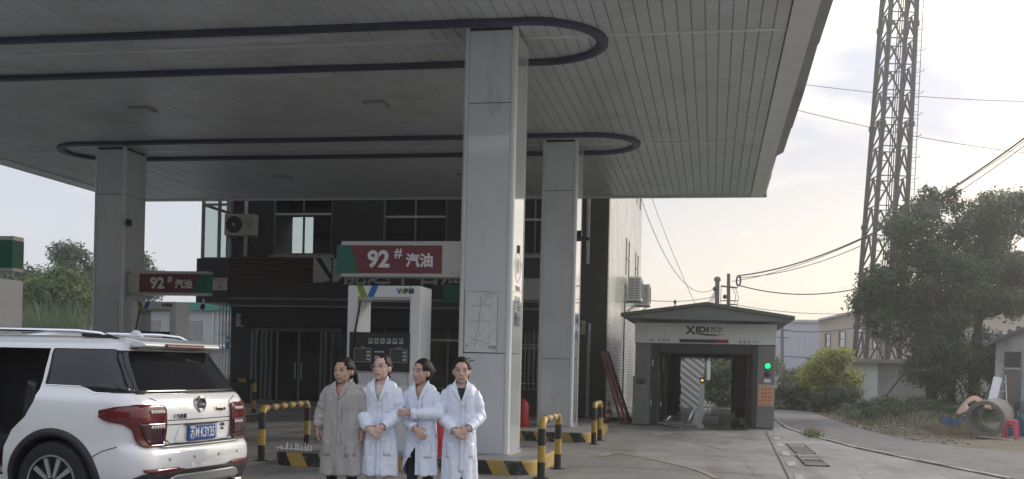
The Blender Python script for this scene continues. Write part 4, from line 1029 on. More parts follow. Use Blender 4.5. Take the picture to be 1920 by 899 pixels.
# ------------------------------------------------------------------ foliage
def leafmat(name, c1, c2, tr=.25):
    m = bpy.data.materials.new(name); m.use_nodes = True; nt = m.node_tree; b = nt.nodes['Principled BSDF']
    oi = nt.nodes.new('ShaderNodeNewGeometry')
    n = nt.nodes.new('ShaderNodeTexNoise'); n.inputs['Scale'].default_value = 1.6; n.inputs['Detail'].default_value = 5; nt.links.new(oi.outputs['Position'], n.inputs['Vector'])
    r1 = nt.nodes.new('ShaderNodeMath'); r1.operation = 'MULTIPLY_ADD'; nt.links.new(oi.outputs['Random Per Island'], r1.inputs[0]); r1.inputs[1].default_value = .55
    mr = nt.nodes.new('ShaderNodeMapRange'); mr.inputs[1].default_value = .35; mr.inputs[2].default_value = .65; mr.inputs[4].default_value = .45
    nt.links.new(n.outputs['Fac'], mr.inputs[0]); nt.links.new(mr.outputs[0], r1.inputs[2])
    mx = nt.nodes.new('ShaderNodeMix'); mx.data_type = 'RGBA'; mx.inputs['A'].default_value = (*c1, 1); mx.inputs['B'].default_value = (*c2, 1)
    nt.links.new(r1.outputs[0], mx.inputs['Factor']); nt.links.new(mx.outputs['Result'], b.inputs['Base Color'])
    b.inputs['Roughness'].default_value = .5; b.inputs['Specular IOR Level'].default_value = .35
    t = nt.nodes.new('ShaderNodeBsdfTranslucent'); nt.links.new(mx.outputs['Result'], t.inputs[0])
    ms = nt.nodes.new('ShaderNodeMixShader'); ms.inputs[0].default_value = tr
    out = nt.nodes['Material Output']; nt.links.new(b.outputs[0], ms.inputs[1]); nt.links.new(t.outputs[0], ms.inputs[2]); nt.links.new(ms.outputs[0], out.inputs[0])
    return m
M_bark = mat('bark', (0.10, 0.085, 0.07), .9, var=.4, vs=6, bump=.6, bs=14, stretch=(1, 1, .3))
def leaves(rng, clumps, n, size, flat=.0, up=.35):
    """clumps: list of (x,y,z,r, weight); n leaves as bent two-quad blades in clump shells"""
    cl = np.array(clumps); wts = cl[:, 4] / cl[:, 4].sum()
    idx = rng.choice(len(cl), n, p=wts)
    d = rng.normal(size=(n, 3)); d /= np.linalg.norm(d, axis=1)[:, None]
    rad = cl[idx, 3] * rng.uniform(.1, 1.0, n) ** .5 * (1 + .3 * np.abs(rng.normal(size=n)))
    sq = np.array([1, 1, .8])
    c = cl[idx, :3] + d * rad[:, None] * sq
    nrm = d + rng.normal(size=(n, 3)) * .7; nrm[:, 2] += up; nrm /= np.linalg.norm(nrm, axis=1)[:, None]
    t = np.cross(nrm, rng.normal(size=(n, 3))); t /= np.linalg.norm(t, axis=1)[:, None]
    b = np.cross(nrm, t); s = size * rng.uniform(.55, 1.35, n)[:, None]
    L, W = t * s, b * s * .42
    v = np.stack([c - L, c + W - nrm * s * .06, c + L - nrm * s * .25, c - W - nrm * s * .06], 1).reshape(-1, 3)
    f = np.arange(4 * n).reshape(-1, 4)
    return v, f
def npmesh(name, v, f, m):
    me = bpy.data.meshes.new(name); n = len(f); k = f.shape[1]
    me.vertices.add(len(v)); me.vertices.foreach_set('co', v.astype(np.float32).ravel())
    me.loops.add(n * k); me.loops.foreach_set('vertex_index', f.astype(np.int32).ravel())
    me.polygons.add(n); me.polygons.foreach_set('loop_start', np.arange(0, n * k, k, dtype=np.int32)); me.polygons.foreach_set('loop_total', np.full(n, k, dtype=np.int32))
    me.update(calc_edges=True); me.materials.append(m)
    return me
def tree(name, label, base, trunks, clumps, nleaf, size, m, seed, cat='tree', group=None, limb=.5, up=.35):
    """trunks: list of (points, r0, r1); clumps world coords"""
    rng = np.random.default_rng(seed); t = thing(name, label, cat, base, group=group)
    tm = MB(); lm = MB(); B = Vector(base)
    for pts, r0, r1 in trunks:
        n = len(pts); tm.tube(pts, [r0 + (r1 - r0) * i / (n - 1) for i in range(n)], 9)
    tm.build('trunk', M_bark, t, smooth=True)
    nodes = [Vector(p) for pts, _, _ in trunks for p in pts[1:]]
    for c in clumps:
        cv_ = Vector(c[:3]); src = min(nodes, key=lambda q: (q - cv_).length + (1.5 if q.z > cv_.z else 0))
        if (src - cv_).length < .25: continue
        mid = src.lerp(cv_, .5) + Vector((uni(-.12, .12), uni(-.12, .12), -.08 * limb))
        L = (cv_ - src).length; lm.tube([src, mid, cv_], [min(.07, .02 + .02 * L), .022 + .006 * L, .01], 6)
    if lm.v: lm.build('limbs', M_bark, t, smooth=True)
    v, f = leaves(rng, clumps, nleaf, size, up=up)
    me = npmesh('crown', v - np.array(base), f, m); o = bpy.data.objects.new('crown', me); COL.objects.link(o); o.parent = t
    return t
def blob(rng, cx, cy, cz, rx, ry, rz, n, r0, r1, low=-1.0):
    out = []
    while len(out) < n:
        d = rng.normal(size=3); d /= np.linalg.norm(d); q = rng.uniform(.15, 1) ** .45
        if d[2] < low: continue
        out.append((cx + d[0] * rx * q, cy + d[1] * ry * q, cz + d[2] * rz * q, rng.uniform(r0, r1), 1.0))
    for i, c in enumerate(out): out[i] = (*c[:4], c[3] ** 2)
    return out
L_dark = leafmat('leaf_dark', (0.035, 0.06, 0.03), (0.13, 0.18, 0.09), .35)
L_mid = leafmat('leaf_mid', (0.04, 0.07, 0.02), (0.17, 0.22, 0.06), .3)
L_yel = leafmat('leaf_yellow_green', (0.12, 0.17, 0.025), (0.50, 0.52, 0.09), .35)
L_bush = leafmat('leaf_bush', (0.035, 0.06, 0.027), (0.13, 0.17, 0.075), .25)
L_reed = leafmat('leaf_reed', (0.08, 0.12, 0.06), (0.22, 0.27, 0.16), .25)
L_dry = leafmat('leaf_dry', (0.13, 0.10, 0.06), (0.28, 0.22, 0.13), .2)
rg = np.random.default_rng(3)
# big dark trees on the bank (three trunks, two merged crowns)
bz = .35
c1 = blob(rg, 7.4, 40.0, 5.0, 2.15, 1.8, 3.2, 64, .28, .6) + blob(rg, 6.1, 39.8, 4.4, 1.1, 1.1, 1.2, 14, .35, .6) + blob(rg, 7.7, 40.1, 7.6, .8, .7, .9, 8, .25, .45) + blob(rg, 7.9, 39.6, 2.0, 1.3, 1.2, 1.1, 34, .25, .45)
tree('dense_tree', 'big dark leafy tree in front of the lattice mast', (7.6, 40.1, bz), [([(7.7, 40.1, bz - .1), (7.75, 40.1, 1.6), (7.6, 40.1, 3.2), (7.5, 40.0, 5.2), (7.6, 40.1, 7.4)], .24, .05), ([(8.35, 40.2, bz - .1), (8.45, 40.2, 1.7), (8.2, 40.2, 3.3)], .17, .07)], c1, 46000, .075, L_dark, 11, group='dark trees on the bank')
c2 = blob(rg, 9.5, 40.5, 5.2, 1.7, 1.7, 3.1, 54, .28, .6) + blob(rg, 10.2, 40.7, 7.5, .9, .8, .9, 12, .3, .5) + blob(rg, 10.4, 40.5, 4.6, .6, .7, .8, 8, .3, .5) + blob(rg, 9.2, 40.0, 2.0, 1.2, .9, 1.1, 28, .25, .45)
tree('dense_tree', 'big dark leafy tree at the right beside the grey house', (9.2, 40.4, bz), [([(9.2, 40.4, bz - .1), (9.2, 40.4, 1.8), (9.3, 40.4, 3.6), (9.4, 40.5, 5.5), (9.8, 40.6, 7.4)], .24, .05)], c2, 38000, .075, L_dark, 12, group='dark trees on the bank')
tree('leafy_shrub', 'round yellow-green shrub beside the white shed', (4.75, 44.6, bz), [([(4.75, 44.6, .2), (4.75, 44.6, 1.2)], .06, .03)], blob(rg, 4.75, 44.6, 1.35, 1.05, .8, 1.25, 36, .25, .42), 12000, .08, L_yel, 13, 'shrub', up=.6)
tree('leafy_shrub', 'low dark rounded shrub in front of the yellow-green shrub', (5.05, 42.7, .2), [([(5.05, 42.7, .0), (5.05, 42.7, .6)], .05, .03)], blob(rg, 5.05, 42.7, .45, .85, .6, .62, 22, .2, .34), 7000, .065, L_bush, 14, 'shrub')
tree('leafy_shrub', 'low green shrubs along the lane behind the car wash', (3.3, 46.0, .1), [([(3.3, 46.0, .0), (3.3, 46.0, .6)], .05, .03)], blob(rg, 3.5, 45.8, .5, 1.1, .7, .75, 26, .25, .4) + blob(rg, 4.0, 44.2, .35, .7, .5, .5, 10, .2, .3), 8000, .075, L_bush, 15, 'shrub')
tree('leafy_shrub', 'tall weedy shrub far behind the lane by the blue warehouse', (4.9, 62, .1), [([(4.9, 62, 0), (4.9, 62, 1.2)], .06, .03)], blob(rg, 4.6, 62, 1.0, 2.2, 1.0, 1.4, 22, .35, .6), 5000, .11, L_mid, 16, 'shrub')
tree('leafy_shrub', 'dark shrub seen through the car wash tunnel', (.6, 47, 0), [([(.6, 47, 0), (.6, 47, 1.0)], .06, .03)], blob(rg, .5, 47, .8, .9, .7, 1.0, 22, .25, .4), 6000, .085, L_bush, 17, 'shrub')
tree('leafy_shrub', 'bright green tree seen at the top of the car wash tunnel', (.8, 52, 0), [([(.8, 52, 0), (.8, 52, 2.0)], .1, .05)], blob(rg, .8, 52, 1.9, 1.2, .9, 1.3, 22, .3, .5), 6000, .095, L_mid, 18, 'tree')
# trees and reeds on the left
def at_l(rt, dp): p = cd(rt, dp); return float(p.x), float(p.y)
LT = [(-24.9, 60, 5.6, 2.3, 2.0, 'tallest dark green tree behind the white car left of its pillar', L_bush), (-27.0, 58, 4.8, 1.9, 1.5, 'green tree left of the tallest tree behind the white car', L_bush),
      (-23.4, 52, 4.3, 1.5, 1.3, 'rounded green tree left of centre below the tallest tree', L_mid), (-21.4, 50, 4.2, 1.3, 1.3, 'rounded yellowish tree touching the grey pillar behind the car', L_mid), (-25.0, 50, 3.9, 1.4, 1.2, 'rounded green tree at the far left below the tallest tree', L_bush), (-22.8, 64, 6.4, 1.6, 1.6, 'dark green tree top touching the grey pillar', L_bush)]
for k, (rt, dp, z, r, rz_, lab, lm_) in enumerate(LT):
    x, y = at_l(rt, dp)
    tree('broadleaf_tree', lab, (x, y, 0), [([(x, y, 0), (x, y, 1.4), (x + .1, y, z)], .18, .06)], blob(rg, x, y, z, r, 1.3, rz_, 48, .4, .7) + blob(rg, x, y, z - 1.6, r, 1.2, 1.2, 16, .4, .6), 19000, .105, lm_, 30 + k, group='trees left of the forecourt')
rv = []; rf = []
for k in range(1900):
    bx, by = at_l(uni(-20.5, -16.0), uni(40, 43)); h = uni(2.6, 4.3); a = uni(0, 6.28); bend = uni(.3, 1.1); w = uni(.015, .035); pts = []
    for j in range(6):
        t = j / 5; pts.append((bx + math.cos(a) * bend * t ** 3, by + math.sin(a) * bend * t ** 3, h * (t - .14 * t ** 3 * bend)))
    o_ = len(rv); px, py = -math.sin(a) * w, math.cos(a) * w
    for j, p in enumerate(pts): q = 1 - j / 5.4; rv += [(p[0] - px * q, p[1] - py * q, p[2]), (p[0] + px * q, p[1] + py * q, p[2])]
    rf += [(o_ + 2 * j, o_ + 2 * j + 1, o_ + 2 * j + 3, o_ + 2 * j + 2) for j in range(5)]
me = npmesh('reed_bed', np.array(rv), np.array(rf), L_reed); o = bpy.data.objects.new('reed_bed', me); COL.objects.link(o); tag(o, 'tall pale green reeds growing in front of the left trees', 'reeds', kind='stuff')
# undergrowth on the bank, dry weeds, and tufts
def blades(n, fn, h0, h1, w0, m, name, label, cat):
    rv, rf = [], []
    for k in range(n):
        x, y = fn(); z = bankz(x, y) if x > farx(y) else 0; h = uni(h0, h1); a = uni(0, 6.28); bend = uni(.2, .9) * h; w = uni(.5, 1.2) * w0; o_ = len(rv)
        px, py = -math.sin(a) * w, math.cos(a) * w
        for j in range(4):
            t = j / 3; q = 1 - t * .95; X, Y, Z = x + math.cos(a) * bend * t * t, y + math.sin(a) * bend * t * t, z - .03 + h * (t - .2 * t * t)
            rv += [(X - px * q, Y - py * q, Z), (X + px * q, Y + py * q, Z)]
        rf += [(o_ + 2 * j, o_ + 2 * j + 1, o_ + 2 * j + 3, o_ + 2 * j + 2) for j in range(3)]
    me = npmesh(name, np.array(rv), np.array(rf), m); o = bpy.data.objects.new(name, me); COL.objects.link(o); tag(o, label, cat, kind='stuff'); return o
def bpos(y0, y1, e0, e1):
    def f():
        y = uni(y0, y1); return farx(y) + e0 + (e1 - e0) * rnd(), y
    return f
blades(9000, bpos(33.0, 44, .5, 6.5), .08, .38, .012, L_bush, 'undergrowth', 'green undergrowth covering the bank below the trees', 'undergrowth')
blades(3500, bpos(28.0, 42, .0, 2.2), .06, .28, .008, L_dry, 'dry_weeds', 'dry brown weeds along the far edge of the lane', 'weeds')
blades(1200, lambda: (6.5 + uni(-.7, .6), 30.8 + uni(-1.2, 1.2)), .1, .4, .008, L_dry, 'dry_weeds', 'dry weeds around the concrete pipe and blue crate', 'weeds')
blades(260, lambda: (2.42 + random.gauss(0, .12), 26.7 + random.gauss(0, .5)), .08, .42, .008, L_mid, 'weed_tuft', 'green weed tuft growing on the kerb by the lane', 'weeds')
ugc = []
for k in range(70):
    y = uni(34.5, 43.5); x = farx(y) + uni(.9, 6.5); ugc.append((x, y, bankz(x, y) + .12, uni(.16, .32), 1.0))
v, f = leaves(np.random.default_rng(5), ugc, 16000, .06); me = npmesh('ground_cover', v, f, L_bush); o = bpy.data.objects.new('ground_cover', me); COL.objects.link(o); tag(o, 'low leafy ground cover under the big dark trees', 'ground cover', kind='stuff')

# ------------------------------------------------------------------ buildings and mast on the right
M_plast = mat('old_white_plaster', (0.62, 0.63, 0.62), .85, var=.12, vs=1.5, dirt=(.36, .35, .33), ds=1.2, dlo=.56, dhi=.75, stretch=(1, 1, .5))
M_plast2 = mat('grey_plaster', (0.42, 0.42, 0.41), .9, var=.2, vs=1.2, dirt=(.22, .21, .2), ds=1.6, stretch=(1, 1, .5))
sh = thing('garden_shed', 'small white plastered shed with flat concrete roof behind the shrubs', 'shed', (8.5, 47.5, .2))
MB().box(5.72, 11.5, 46.05, 49, .0, 2.0).build('wall', M_plast2, sh)
MB().box(5.70, 6.72, 46.0, 46.048, .0, 2.0).build('white_wall_panel', mat('lit_wall_white', (.84, .85, .85), .85, var=.05, vs=2), sh)  # paler colour stands in for the brighter light on the shed's left wall
MB().box(5.5, 11.6, 45.75, 49.3, 2.002, 2.16).build('roof_slab', M_conc, sh)
text('拆迁公司', .17, M_ink, sh, (7.05, 46.04, 1.42)); text('1385', .13, M_ink, sh, (7.05, 46.04, 1.22))
for pts in ([(6.85, 1.2), (6.95, .8), (7.05, .5)], [(7.6, 1.5), (7.9, 1.2), (8.0, .9)]): MB().tube([(x, 46.045, z) for x, z in pts], .012, 5).build('crack', M_ink, sh)
MB().box(9.0, 12.2, 45.4, 45.7, .0, 1.95).build('annex_wall', mat('mossy_plaster', (.45, .47, .40), .9, var=.25, vs=1.2, dirt=(.2, .22, .14), ds=1.3), sh); MB().box(8.9, 12.3, 45.3, 46.0, 1.951, 2.05).build('annex_slab', M_conc, sh)
for pts in ([(6.7, 45.0, .4), (7.5, 44.4, 1.6)], [(10.0, 43.6, .5), (10.7, 43.4, 1.4)], [(9.4, 43.6, 1.2), (9.6, 43.5, .4)]):
    single(MB().tube(pts, .035, 6), 'leaning_pole', M_bark, pts[0], ('thin pole leaning on the white shed wall', 'thin pole leaning right of the tree trunks', 'thin stick leaning between the tree trunks')[0 if pts[0][0] < 7 else (1 if pts[0][0] > 9.9 else 2)], 'pole')
# lattice mast
ms = thing('lattice_mast', 'tall grey steel lattice mast rising behind the white shed', 'mast', (9.0, 60.7, 0))
M_mast = mat('mast_steel', (0.025, 0.025, 0.024), .7, metal=.0, var=.3, vs=3)
def mleg(i, z):
    hw = .955 - .0112 * z; a = R(12) + math.pi / 2 * i
    cx_ = 8.70 + .039 * z; return Vector((cx_ + hw * math.sqrt(2) * math.cos(a + math.pi / 4) * .98, 60.7 + hw * math.sqrt(2) * math.sin(a + math.pi / 4), z))
for i in range(4):
    MB().tube([mleg(i, 0), mleg(i, 15), mleg(i, 30)], .13, 8).build('leg', M_mast, ms, smooth=True)
    for z in (4.2, 9.6, 15, 20.4, 25.8): MB().lathe([(.19, -.12), (.19, .12)], tuple(mleg(i, z)), n=10).build('leg_flange', M_mast, ms)
lv = [0, 1.9, 3.8, 5.6, 7.3, 9.0, 10.6, 12.2, 13.8, 15.3, 16.8, 18.2, 19.6, 21.0, 22.4, 23.8, 25.2, 26.6]
for a, b in zip(lv[:-1], lv[1:]):
    mid = (a + b) / 2
    for i in range(4):
        j = (i + 1) % 4; mb = MB()
        mb.bar(mleg(i, a), (mleg(i, b) + mleg(j, b)) / 2, .085); mb.bar(mleg(j, a), (mleg(i, b) + mleg(j, b)) / 2, .085)
        mb.bar(mleg(i, a), mleg(j, a), .05); mb.bar(mleg(i, mid), (mleg(i, a) * .5 + (mleg(i, b) + mleg(j, b)) / 4), .035)
        mb.build('lattice_brace', M_mast, ms)
lp = [mleg(3, z) + Vector((.06, .1, 0)) for z in range(0, 31, 2)]
MB().tube(lp, .02, 5).build('ladder_rail', M_mast, ms); MB().tube([p + Vector((.28, 0, 0)) for p in lp], .02, 5).build('ladder_rail', M_mast, ms)
mb = MB()
for k in range(75): z = 2 + k * .38; p = mleg(3, z) + Vector((.06, .1, 0)); mb.bar(p, p + Vector((.28, 0, 0)), .018)
mb.build('ladder_rungs', M_mast, ms)['kind'] = 'stuff'
for k in range(22):
    z = 4 + k * 1.15; p = mleg(3, z) + Vector((.2, .1, 0)); mb = MB()
    pts = [p + Vector((.30 * math.sin(a), -.32 * (1 - math.cos(a)), 0)) for a in [R(-140 + 280 * q / 10) for q in range(11)]]
    mb.tube(pts, .014, 4).build('ladder_hoop', M_mast, ms)
for k in range(4): MB().tube([mleg(1, 0) * .5 + mleg(3, 0) * .5 + Vector((.12 * k, 0, 0)), mleg(1, 30) * .5 + mleg(3, 30) * .5 + Vector((.1 * k, 0, 0))], .03, 5).build('feeder_cable', M_black, ms)
# tan workshop with tall windows
M_tan = mat('tan_render', (0.42, 0.36, 0.28), .85, var=.1, vs=.6, dirt=(.33, .29, .23), ds=.4)
tb = thing('workshop_building', 'tan rendered building with tall windows behind the lattice mast', 'building', (14, 80, 0))
ya = lambda x: 77.7 + (x - 7.4) * .19
def tanpt(x, z, off=0.0): return (x, ya(x) + off, z)
mb = MB(); gv = [(7.35, 5.15), (9.9, 5.85), (14.2, 7.0), (21.8, 6.35), (25, 6.0)]
base = [(7.35, 0)] + [] ; pf = [tanpt(7.35, 0), tanpt(25, 0)] + [tanpt(x, z) for x, z in gv[::-1]]; n = len(pf)
mb.add([p for p in pf] + [(p[0] + 1.4, p[1] + 10, p[2]) for p in pf], [tuple(range(n)), tuple(range(2 * n - 1, n - 1, -1))] + [(i, (i + 1) % n, n + (i + 1) % n, n + i) for i in range(n)])
mb.build('wall', M_tan, tb)
for (x0, z0), (x1, z1) in zip(gv[:-1], gv[1:]):
    MB().add([tanpt(x0 - .15, z0 + .02, -.4), tanpt(x1 + .0, z1 + .02, -.4), tanpt(x1 + 1.4, z1 + .02, 9.7), tanpt(x0 + 1.4, z0 + .02, 9.7), tanpt(x0 - .15, z0 + .17, -.4), tanpt(x1, z1 + .17, -.4), tanpt(x1 + 1.4, z1 + .17, 9.7), tanpt(x0 + 1.4, z0 + .17, 9.7)],
             [(0, 1, 2, 3), (4, 5, 6, 7), (0, 1, 5, 4), (1, 2, 6, 5), (2, 3, 7, 6), (3, 0, 4, 7)]).build('roof', M_plast2, tb)
M_skyg = mat('window_reflecting', (0.55, 0.58, 0.6), .1, metal=.8); M_wfr = mat('window_frame_dark', (.05, .045, .04), .6)
for (x, w, z0, z1) in ((7.75, .42, 3.35, 4.35), (8.7, .5, 3.35, 4.5), (9.75, .62, 3.3, 4.75), (11.0, .7, 3.3, 4.9), (16.5, .8, 3.2, 4.9), (18.6, .8, 3.2, 4.9)):
    f = MB().add([tanpt(x, z0, -.03), tanpt(x + w, z0, -.03), tanpt(x + w, z1, -.03), tanpt(x, z1, -.03), tanpt(x, z0, .1), tanpt(x + w, z0, .1), tanpt(x + w, z1, .1), tanpt(x, z1, .1)], [(0, 1, 2, 3), (4, 5, 6, 7), (0, 1, 5, 4), (1, 2, 6, 5), (2, 3, 7, 6), (3, 0, 4, 7)]).build('window', M_wfr, tb)
    for k in range(2):
        xa = x + .14 + (w - .2) * k / 2; xb = x + .14 + (w - .2) * (k + .82) / 2
        for q in range(2):
            za, zb = z0 + .06 + (z1 - z0 - .12) * q * .55, z0 + .06 + (z1 - z0 - .12) * (.5 if q == 0 else 1)
            MB().add([tanpt(xa, za, -.036), tanpt(xb, za, -.036), tanpt(xb, zb, -.036), tanpt(xa, zb, -.036)], [(0, 1, 2, 3)]).build('pane', M_skyg, f)
# blue-grey warehouse
M_wareh = mat('blue_grey_cladding', (0.40, 0.43, 0.50), .5, var=.05, vs=.5)
wb = thing('warehouse', 'plain blue-grey clad warehouse beyond the shrubs', 'building', (5, 104, 0))
MB().box(-1, 9.9, 98.2, 112, 0, 6.05).build('wall', M_wareh, wb); MB().box(-1.2, 10.1, 97.9, 112.2, 6.05, 6.25).build('roof', M_lgrey, wb)
for x in np.arange(-.6, 9.8, .62): MB().box(float(x), float(x) + .06, 98.15, 98.199, .0, 6.04).build('cladding_rib', M_wareh, wb)
MB().box(8.3, 8.55, 98.1, 98.14, 2.6, 2.85).build('vent', M_wfr, wb)
# grey house at the right edge
hs = thing('grey_house', 'grey plastered house with tiled roof edge and grey door at the right edge', 'house', (8.62, 35.25, 0), R(-20))
MB().prism([(8.62, .0), (13, .0), (13, 4.59), (8.62, 2.58)], 'y', 35.25, 41).build('wall', M_plast2, hs)
MB().box(8.56, 13.05, 35.2, 35.248, .0, .82).build('plinth', mat('dark_plinth', (.18, .17, .17), .8), hs)
M_tilr = mat('roof_tile', (0.12, 0.12, 0.125), .8, var=.3, vs=5)
rt = MB().prism([(8.3, 2.44), (13, 4.60), (13, 4.72), (8.3, 2.56)], 'y', 34.95, 41.2).build('roof', M_tilr, hs)
tm_ = MB().tube([(0, 34.9, 0), (.0, 41.2, 0)], .07, 8).mesh('roof_tile', M_tilr, True)
for k in range(14): o = plate(tm_, 'roof_tile', None, rt, (8.32 + k * .24 - 8.62, -35.25, 2.60 + k * .24 * .46))
d_ = MB().box(8.88, 9.36, 35.20, 35.249, .4, 2.33).build('door', mat('dark_door', (.14, .14, .145), .6), hs); MB().box(8.9, 9.34, 35.19, 35.199, 1.78, 1.83).build('door_rail', M_lgrey, d_)
MB().box(8.9, 9.34, 35.192, 35.199, 1.85, 2.3).build('shutter', M_wgd, d_)
# junk by the lane
cp = thing('concrete_pipe', 'big old concrete pipe section lying open end to the lane', 'concrete pipe', (6.95, 29.2, 0))
ax = Vector((.42, .88, .06)).normalized(); q_ = ax.to_track_quat('Z', 'Y').to_matrix().to_4x4()
pm = MB().lathe([(.36, .0), (.46, .0), (.475, .06), (.445, .12), (.435, 1.25), (.36, 1.25), (.36, .0)], n=36, cap=False); pm.v = [tuple(Matrix.Translation((6.78, 28.6, .47)) @ q_ @ Vector(v)) for v in pm.v]
pm.build('pipe_ring', mat('old_concrete', (.22, .215, .19), .9, var=.35, vs=4, bump=.5, bs=20, dirt=(.09, .09, .08), ds=2), cp, smooth=35)
so = thing('plastic_stool', 'pink plastic stool beside the concrete pipe', 'stool', (7.43, 28.75, 0))
M_pink = mat('pink_plastic', (.62, .10, .17), .45)
MB().prism([(-.13, -.13), (.13, -.13), (.13, .13), (-.13, .13)], 'z', .42, .46).build('seat', M_pink, so, bevel=.012, off=(0, 0, 0))
for sx in (-1, 1):
    for sy in (-1, 1): MB().bar((sx * .15, sy * .15, .0), (sx * .115, sy * .115, .42), .07, .05).build('leg', M_pink, so, off=(0, 0, 0))
for sy in (-1, 1): MB().box(-.12, .12, sy * .125 - .008, sy * .125 + .008, .27, .42).build('apron', M_pink, so, off=(0, 0, 0)); MB().box(-.06, .06, sy * .136 - .004, sy * .136 + .004, .31, .345).build('grip_slot', M_dark, so, off=(0, 0, 0))
so.rotation_euler = (0, 0, R(-25))
bc = thing('plastic_crate', 'blue plastic crate lying in the dry weeds', 'crate', (6.6, 31.6, .1))
MB().obox(Matrix.Translation((6.62, 31.6, .22)) @ Matrix.Rotation(R(18), 4, 'Y') @ Matrix.Rotation(R(15), 4, 'Z'), .42, .3, .22).build('tub', mat('blue_plastic', (.03, .10, .26), .5), bc, bevel=.01)
MB().obox(Matrix.Translation((7.2, 31.9, .45)) @ Matrix.Rotation(R(-14), 4, 'Y'), .6, .3, .05).build('lid', MATS['blue_plastic'], bc)
bd = thing('car_bumper_scrap', 'broken tan curved moulded shell lying on the bank', 'scrap', (7.4, 32.6, .4))
mb = MB(); vs = []
for i in range(13):
    for j in range(7):
        u, w = i / 12, j / 6; vs.append((6.92 + .92 * u, 32.3 + .5 * w, .42 + .42 * math.sin(u * 2.1) * (.55 + .45 * w) + .22 * w * math.sin(math.pi * u) + .05 * math.sin(5 * w)))
mb.add(vs, [(i * 7 + j, (i + 1) * 7 + j, (i + 1) * 7 + j + 1, i * 7 + j + 1) for i in range(12) for j in range(6) if not (4 <= i <= 6 and 1 <= j <= 2)])
so_ = mb.build('shell', mat('tan_plastic', (.45, .28, .21), .55, var=.12, vs=3), bd, smooth=True); sd_ = so_.modifiers.new('thick', 'SOLIDIFY'); sd_.thickness = .03
lb = thing('step_ladder', 'step ladder with a bright metal sheet leaning by the grey house', 'ladder', (8.5, 34.2, .4))
for x in (8.52, 8.72): MB().bar((x - .0, 34.1, .3), (x, 34.45, 1.6), .035).build('rail', M_lgrey, lb)
for k in range(4): MB().bar((8.52, 34.15 + .08 * k, .55 + .28 * k), (8.72, 34.15 + .08 * k, .55 + .28 * k), .03).build('step', M_lgrey, lb)
MB().obox(Matrix.Translation((8.34, 34.1, 1.12)) @ Matrix.Rotation(R(14), 4, 'Y') @ Matrix.Rotation(R(-10), 4, 'X'), .24, .02, .85).build('metal_sheet', mat('bright_sheet', (.7, .71, .72), .35, metal=.3, bump=.4, bs=8), lb)
MB().obox(Matrix.Translation((8.85, 34.4, 1.0)), .2, .05, 1.2).build('board', mat('brown_board', (.15, .11, .07), .8), lb)
bt = thing('bottle_crates', 'dark blue crates of bottles beside the pink stool at the right edge', 'crates', (8.2, 30.6, 0))
MB().box(7.75, 9.0, 30.3, 30.9, .0, .42).build('crate', mat('dark_blue_crate', (.03, .06, .10), .6, var=.3, vs=4), bt)
for k in range(8): MB().lathe([(.06, .42), (.06, .52), (.025, .58), (.025, .62)], (7.85 + (k % 4) * .28, 30.45 + (k // 4) * .3, 0), n=10).build('bottle', mat('bottle_glass', (.05, .12, .13), .2), bt, smooth=True)
single(MB().bar((6.55, 28.2, .05), (7.15, 27.4, .03), .05, .02), 'broken_lath', mat('pale_wood', (.6, .55, .48), .7), (6.8, 27.8, 0), 'pale broken lath lying in front of the concrete pipe', 'lath')
rb = MB(); vs = []
for k in range(220):
    y = uni(26, 36); x = farx(y) + abs(random.gauss(.3, .5)); s = uni(.015, .06); rb.obox(Matrix.Translation((x, y, bankz(x, y) + s * .3)) @ Matrix.Rotation(uni(0, 6), 4, 'Z') @ Matrix.Rotation(uni(-.5, .5), 4, 'X'), s * 2, s * 1.4, s)
o = rb.build('rubble', mat('rubble', (.30, .27, .23), .9, var=.4, vs=7)); tag(o, 'small rubble and litter along the far edge of the lane', 'rubble', kind='stuff')

# ------------------------------------------------------------------ poles and wires
M_pole = mat('utility_pole', (0.14, 0.135, 0.125), .8, var=.25, vs=3)
u1 = thing('utility_pole', 'shorter thick utility pole behind the car wash roof', 'utility pole', (.19, 56, 0), group='utility poles')
MB().tube([(.22, 56, 0), (.17, 56, 6.2)], [.15, .12], 10).build('shaft', M_pole, u1, smooth=True)
MB().lathe([(.17, 6.15), (.17, 6.3), (.1, 6.38)], (.17, 56, 0), n=12).build('cap', M_pole, u1)
for z, x in ((5.75, -.12), (5.35, .4)): MB().ell((.17 + x, 55.9, z), .11, .11, .12, 8, 6).build('insulator', M_black, u1)
u2 = thing('utility_pole', 'taller thin utility pole with crossarm and cable ring behind the car wash roof', 'utility pole', (.82, 56.1, 0), group='utility poles')
MB().tube([(.86, 56.1, 0), (.73, 56.1, 6.55)], [.13, .09], 10).build('shaft', M_pole, u2, smooth=True)
MB().bar((.35, 56.0, 5.9), (1.2, 56.0, 5.82), .09, .08).build('crossarm', M_pole, u2)
MB().bar((.36, 56.0, 5.15), (1.2, 56.0, 5.15), .05).build('crossarm', M_pole, u2); MB().bar((.36, 56.0, 4.95), (1.2, 56.0, 4.95), .05).build('crossarm', M_pole, u2)
ring = [(1.24 + .10 * math.cos(a), 56, 6.18 + .26 * math.sin(a)) for a in [2 * math.pi * k / 20 for k in range(21)]]
MB().tube(ring, .05, 6).build('cable_coil', M_black, u2, smooth=True)
for pts in ([(.95, 56, 5.8), (1.12, 56, 5.4), (1.05, 56, 4.9)], [(1.1, 56, 5.8), (1.26, 56, 5.3), (1.15, 56, 4.6)], [(.37, 56, 5.9), (.36, 56, 5.2), (.38, 56, 4.6)]): MB().tube(pts, .015, 5).build('hanging_cable', M_black, u2)
u3 = thing('utility_pole', 'thin utility pole standing right of the car wash before the blue warehouse', 'utility pole', (4.5, 72, 0), group='utility poles')
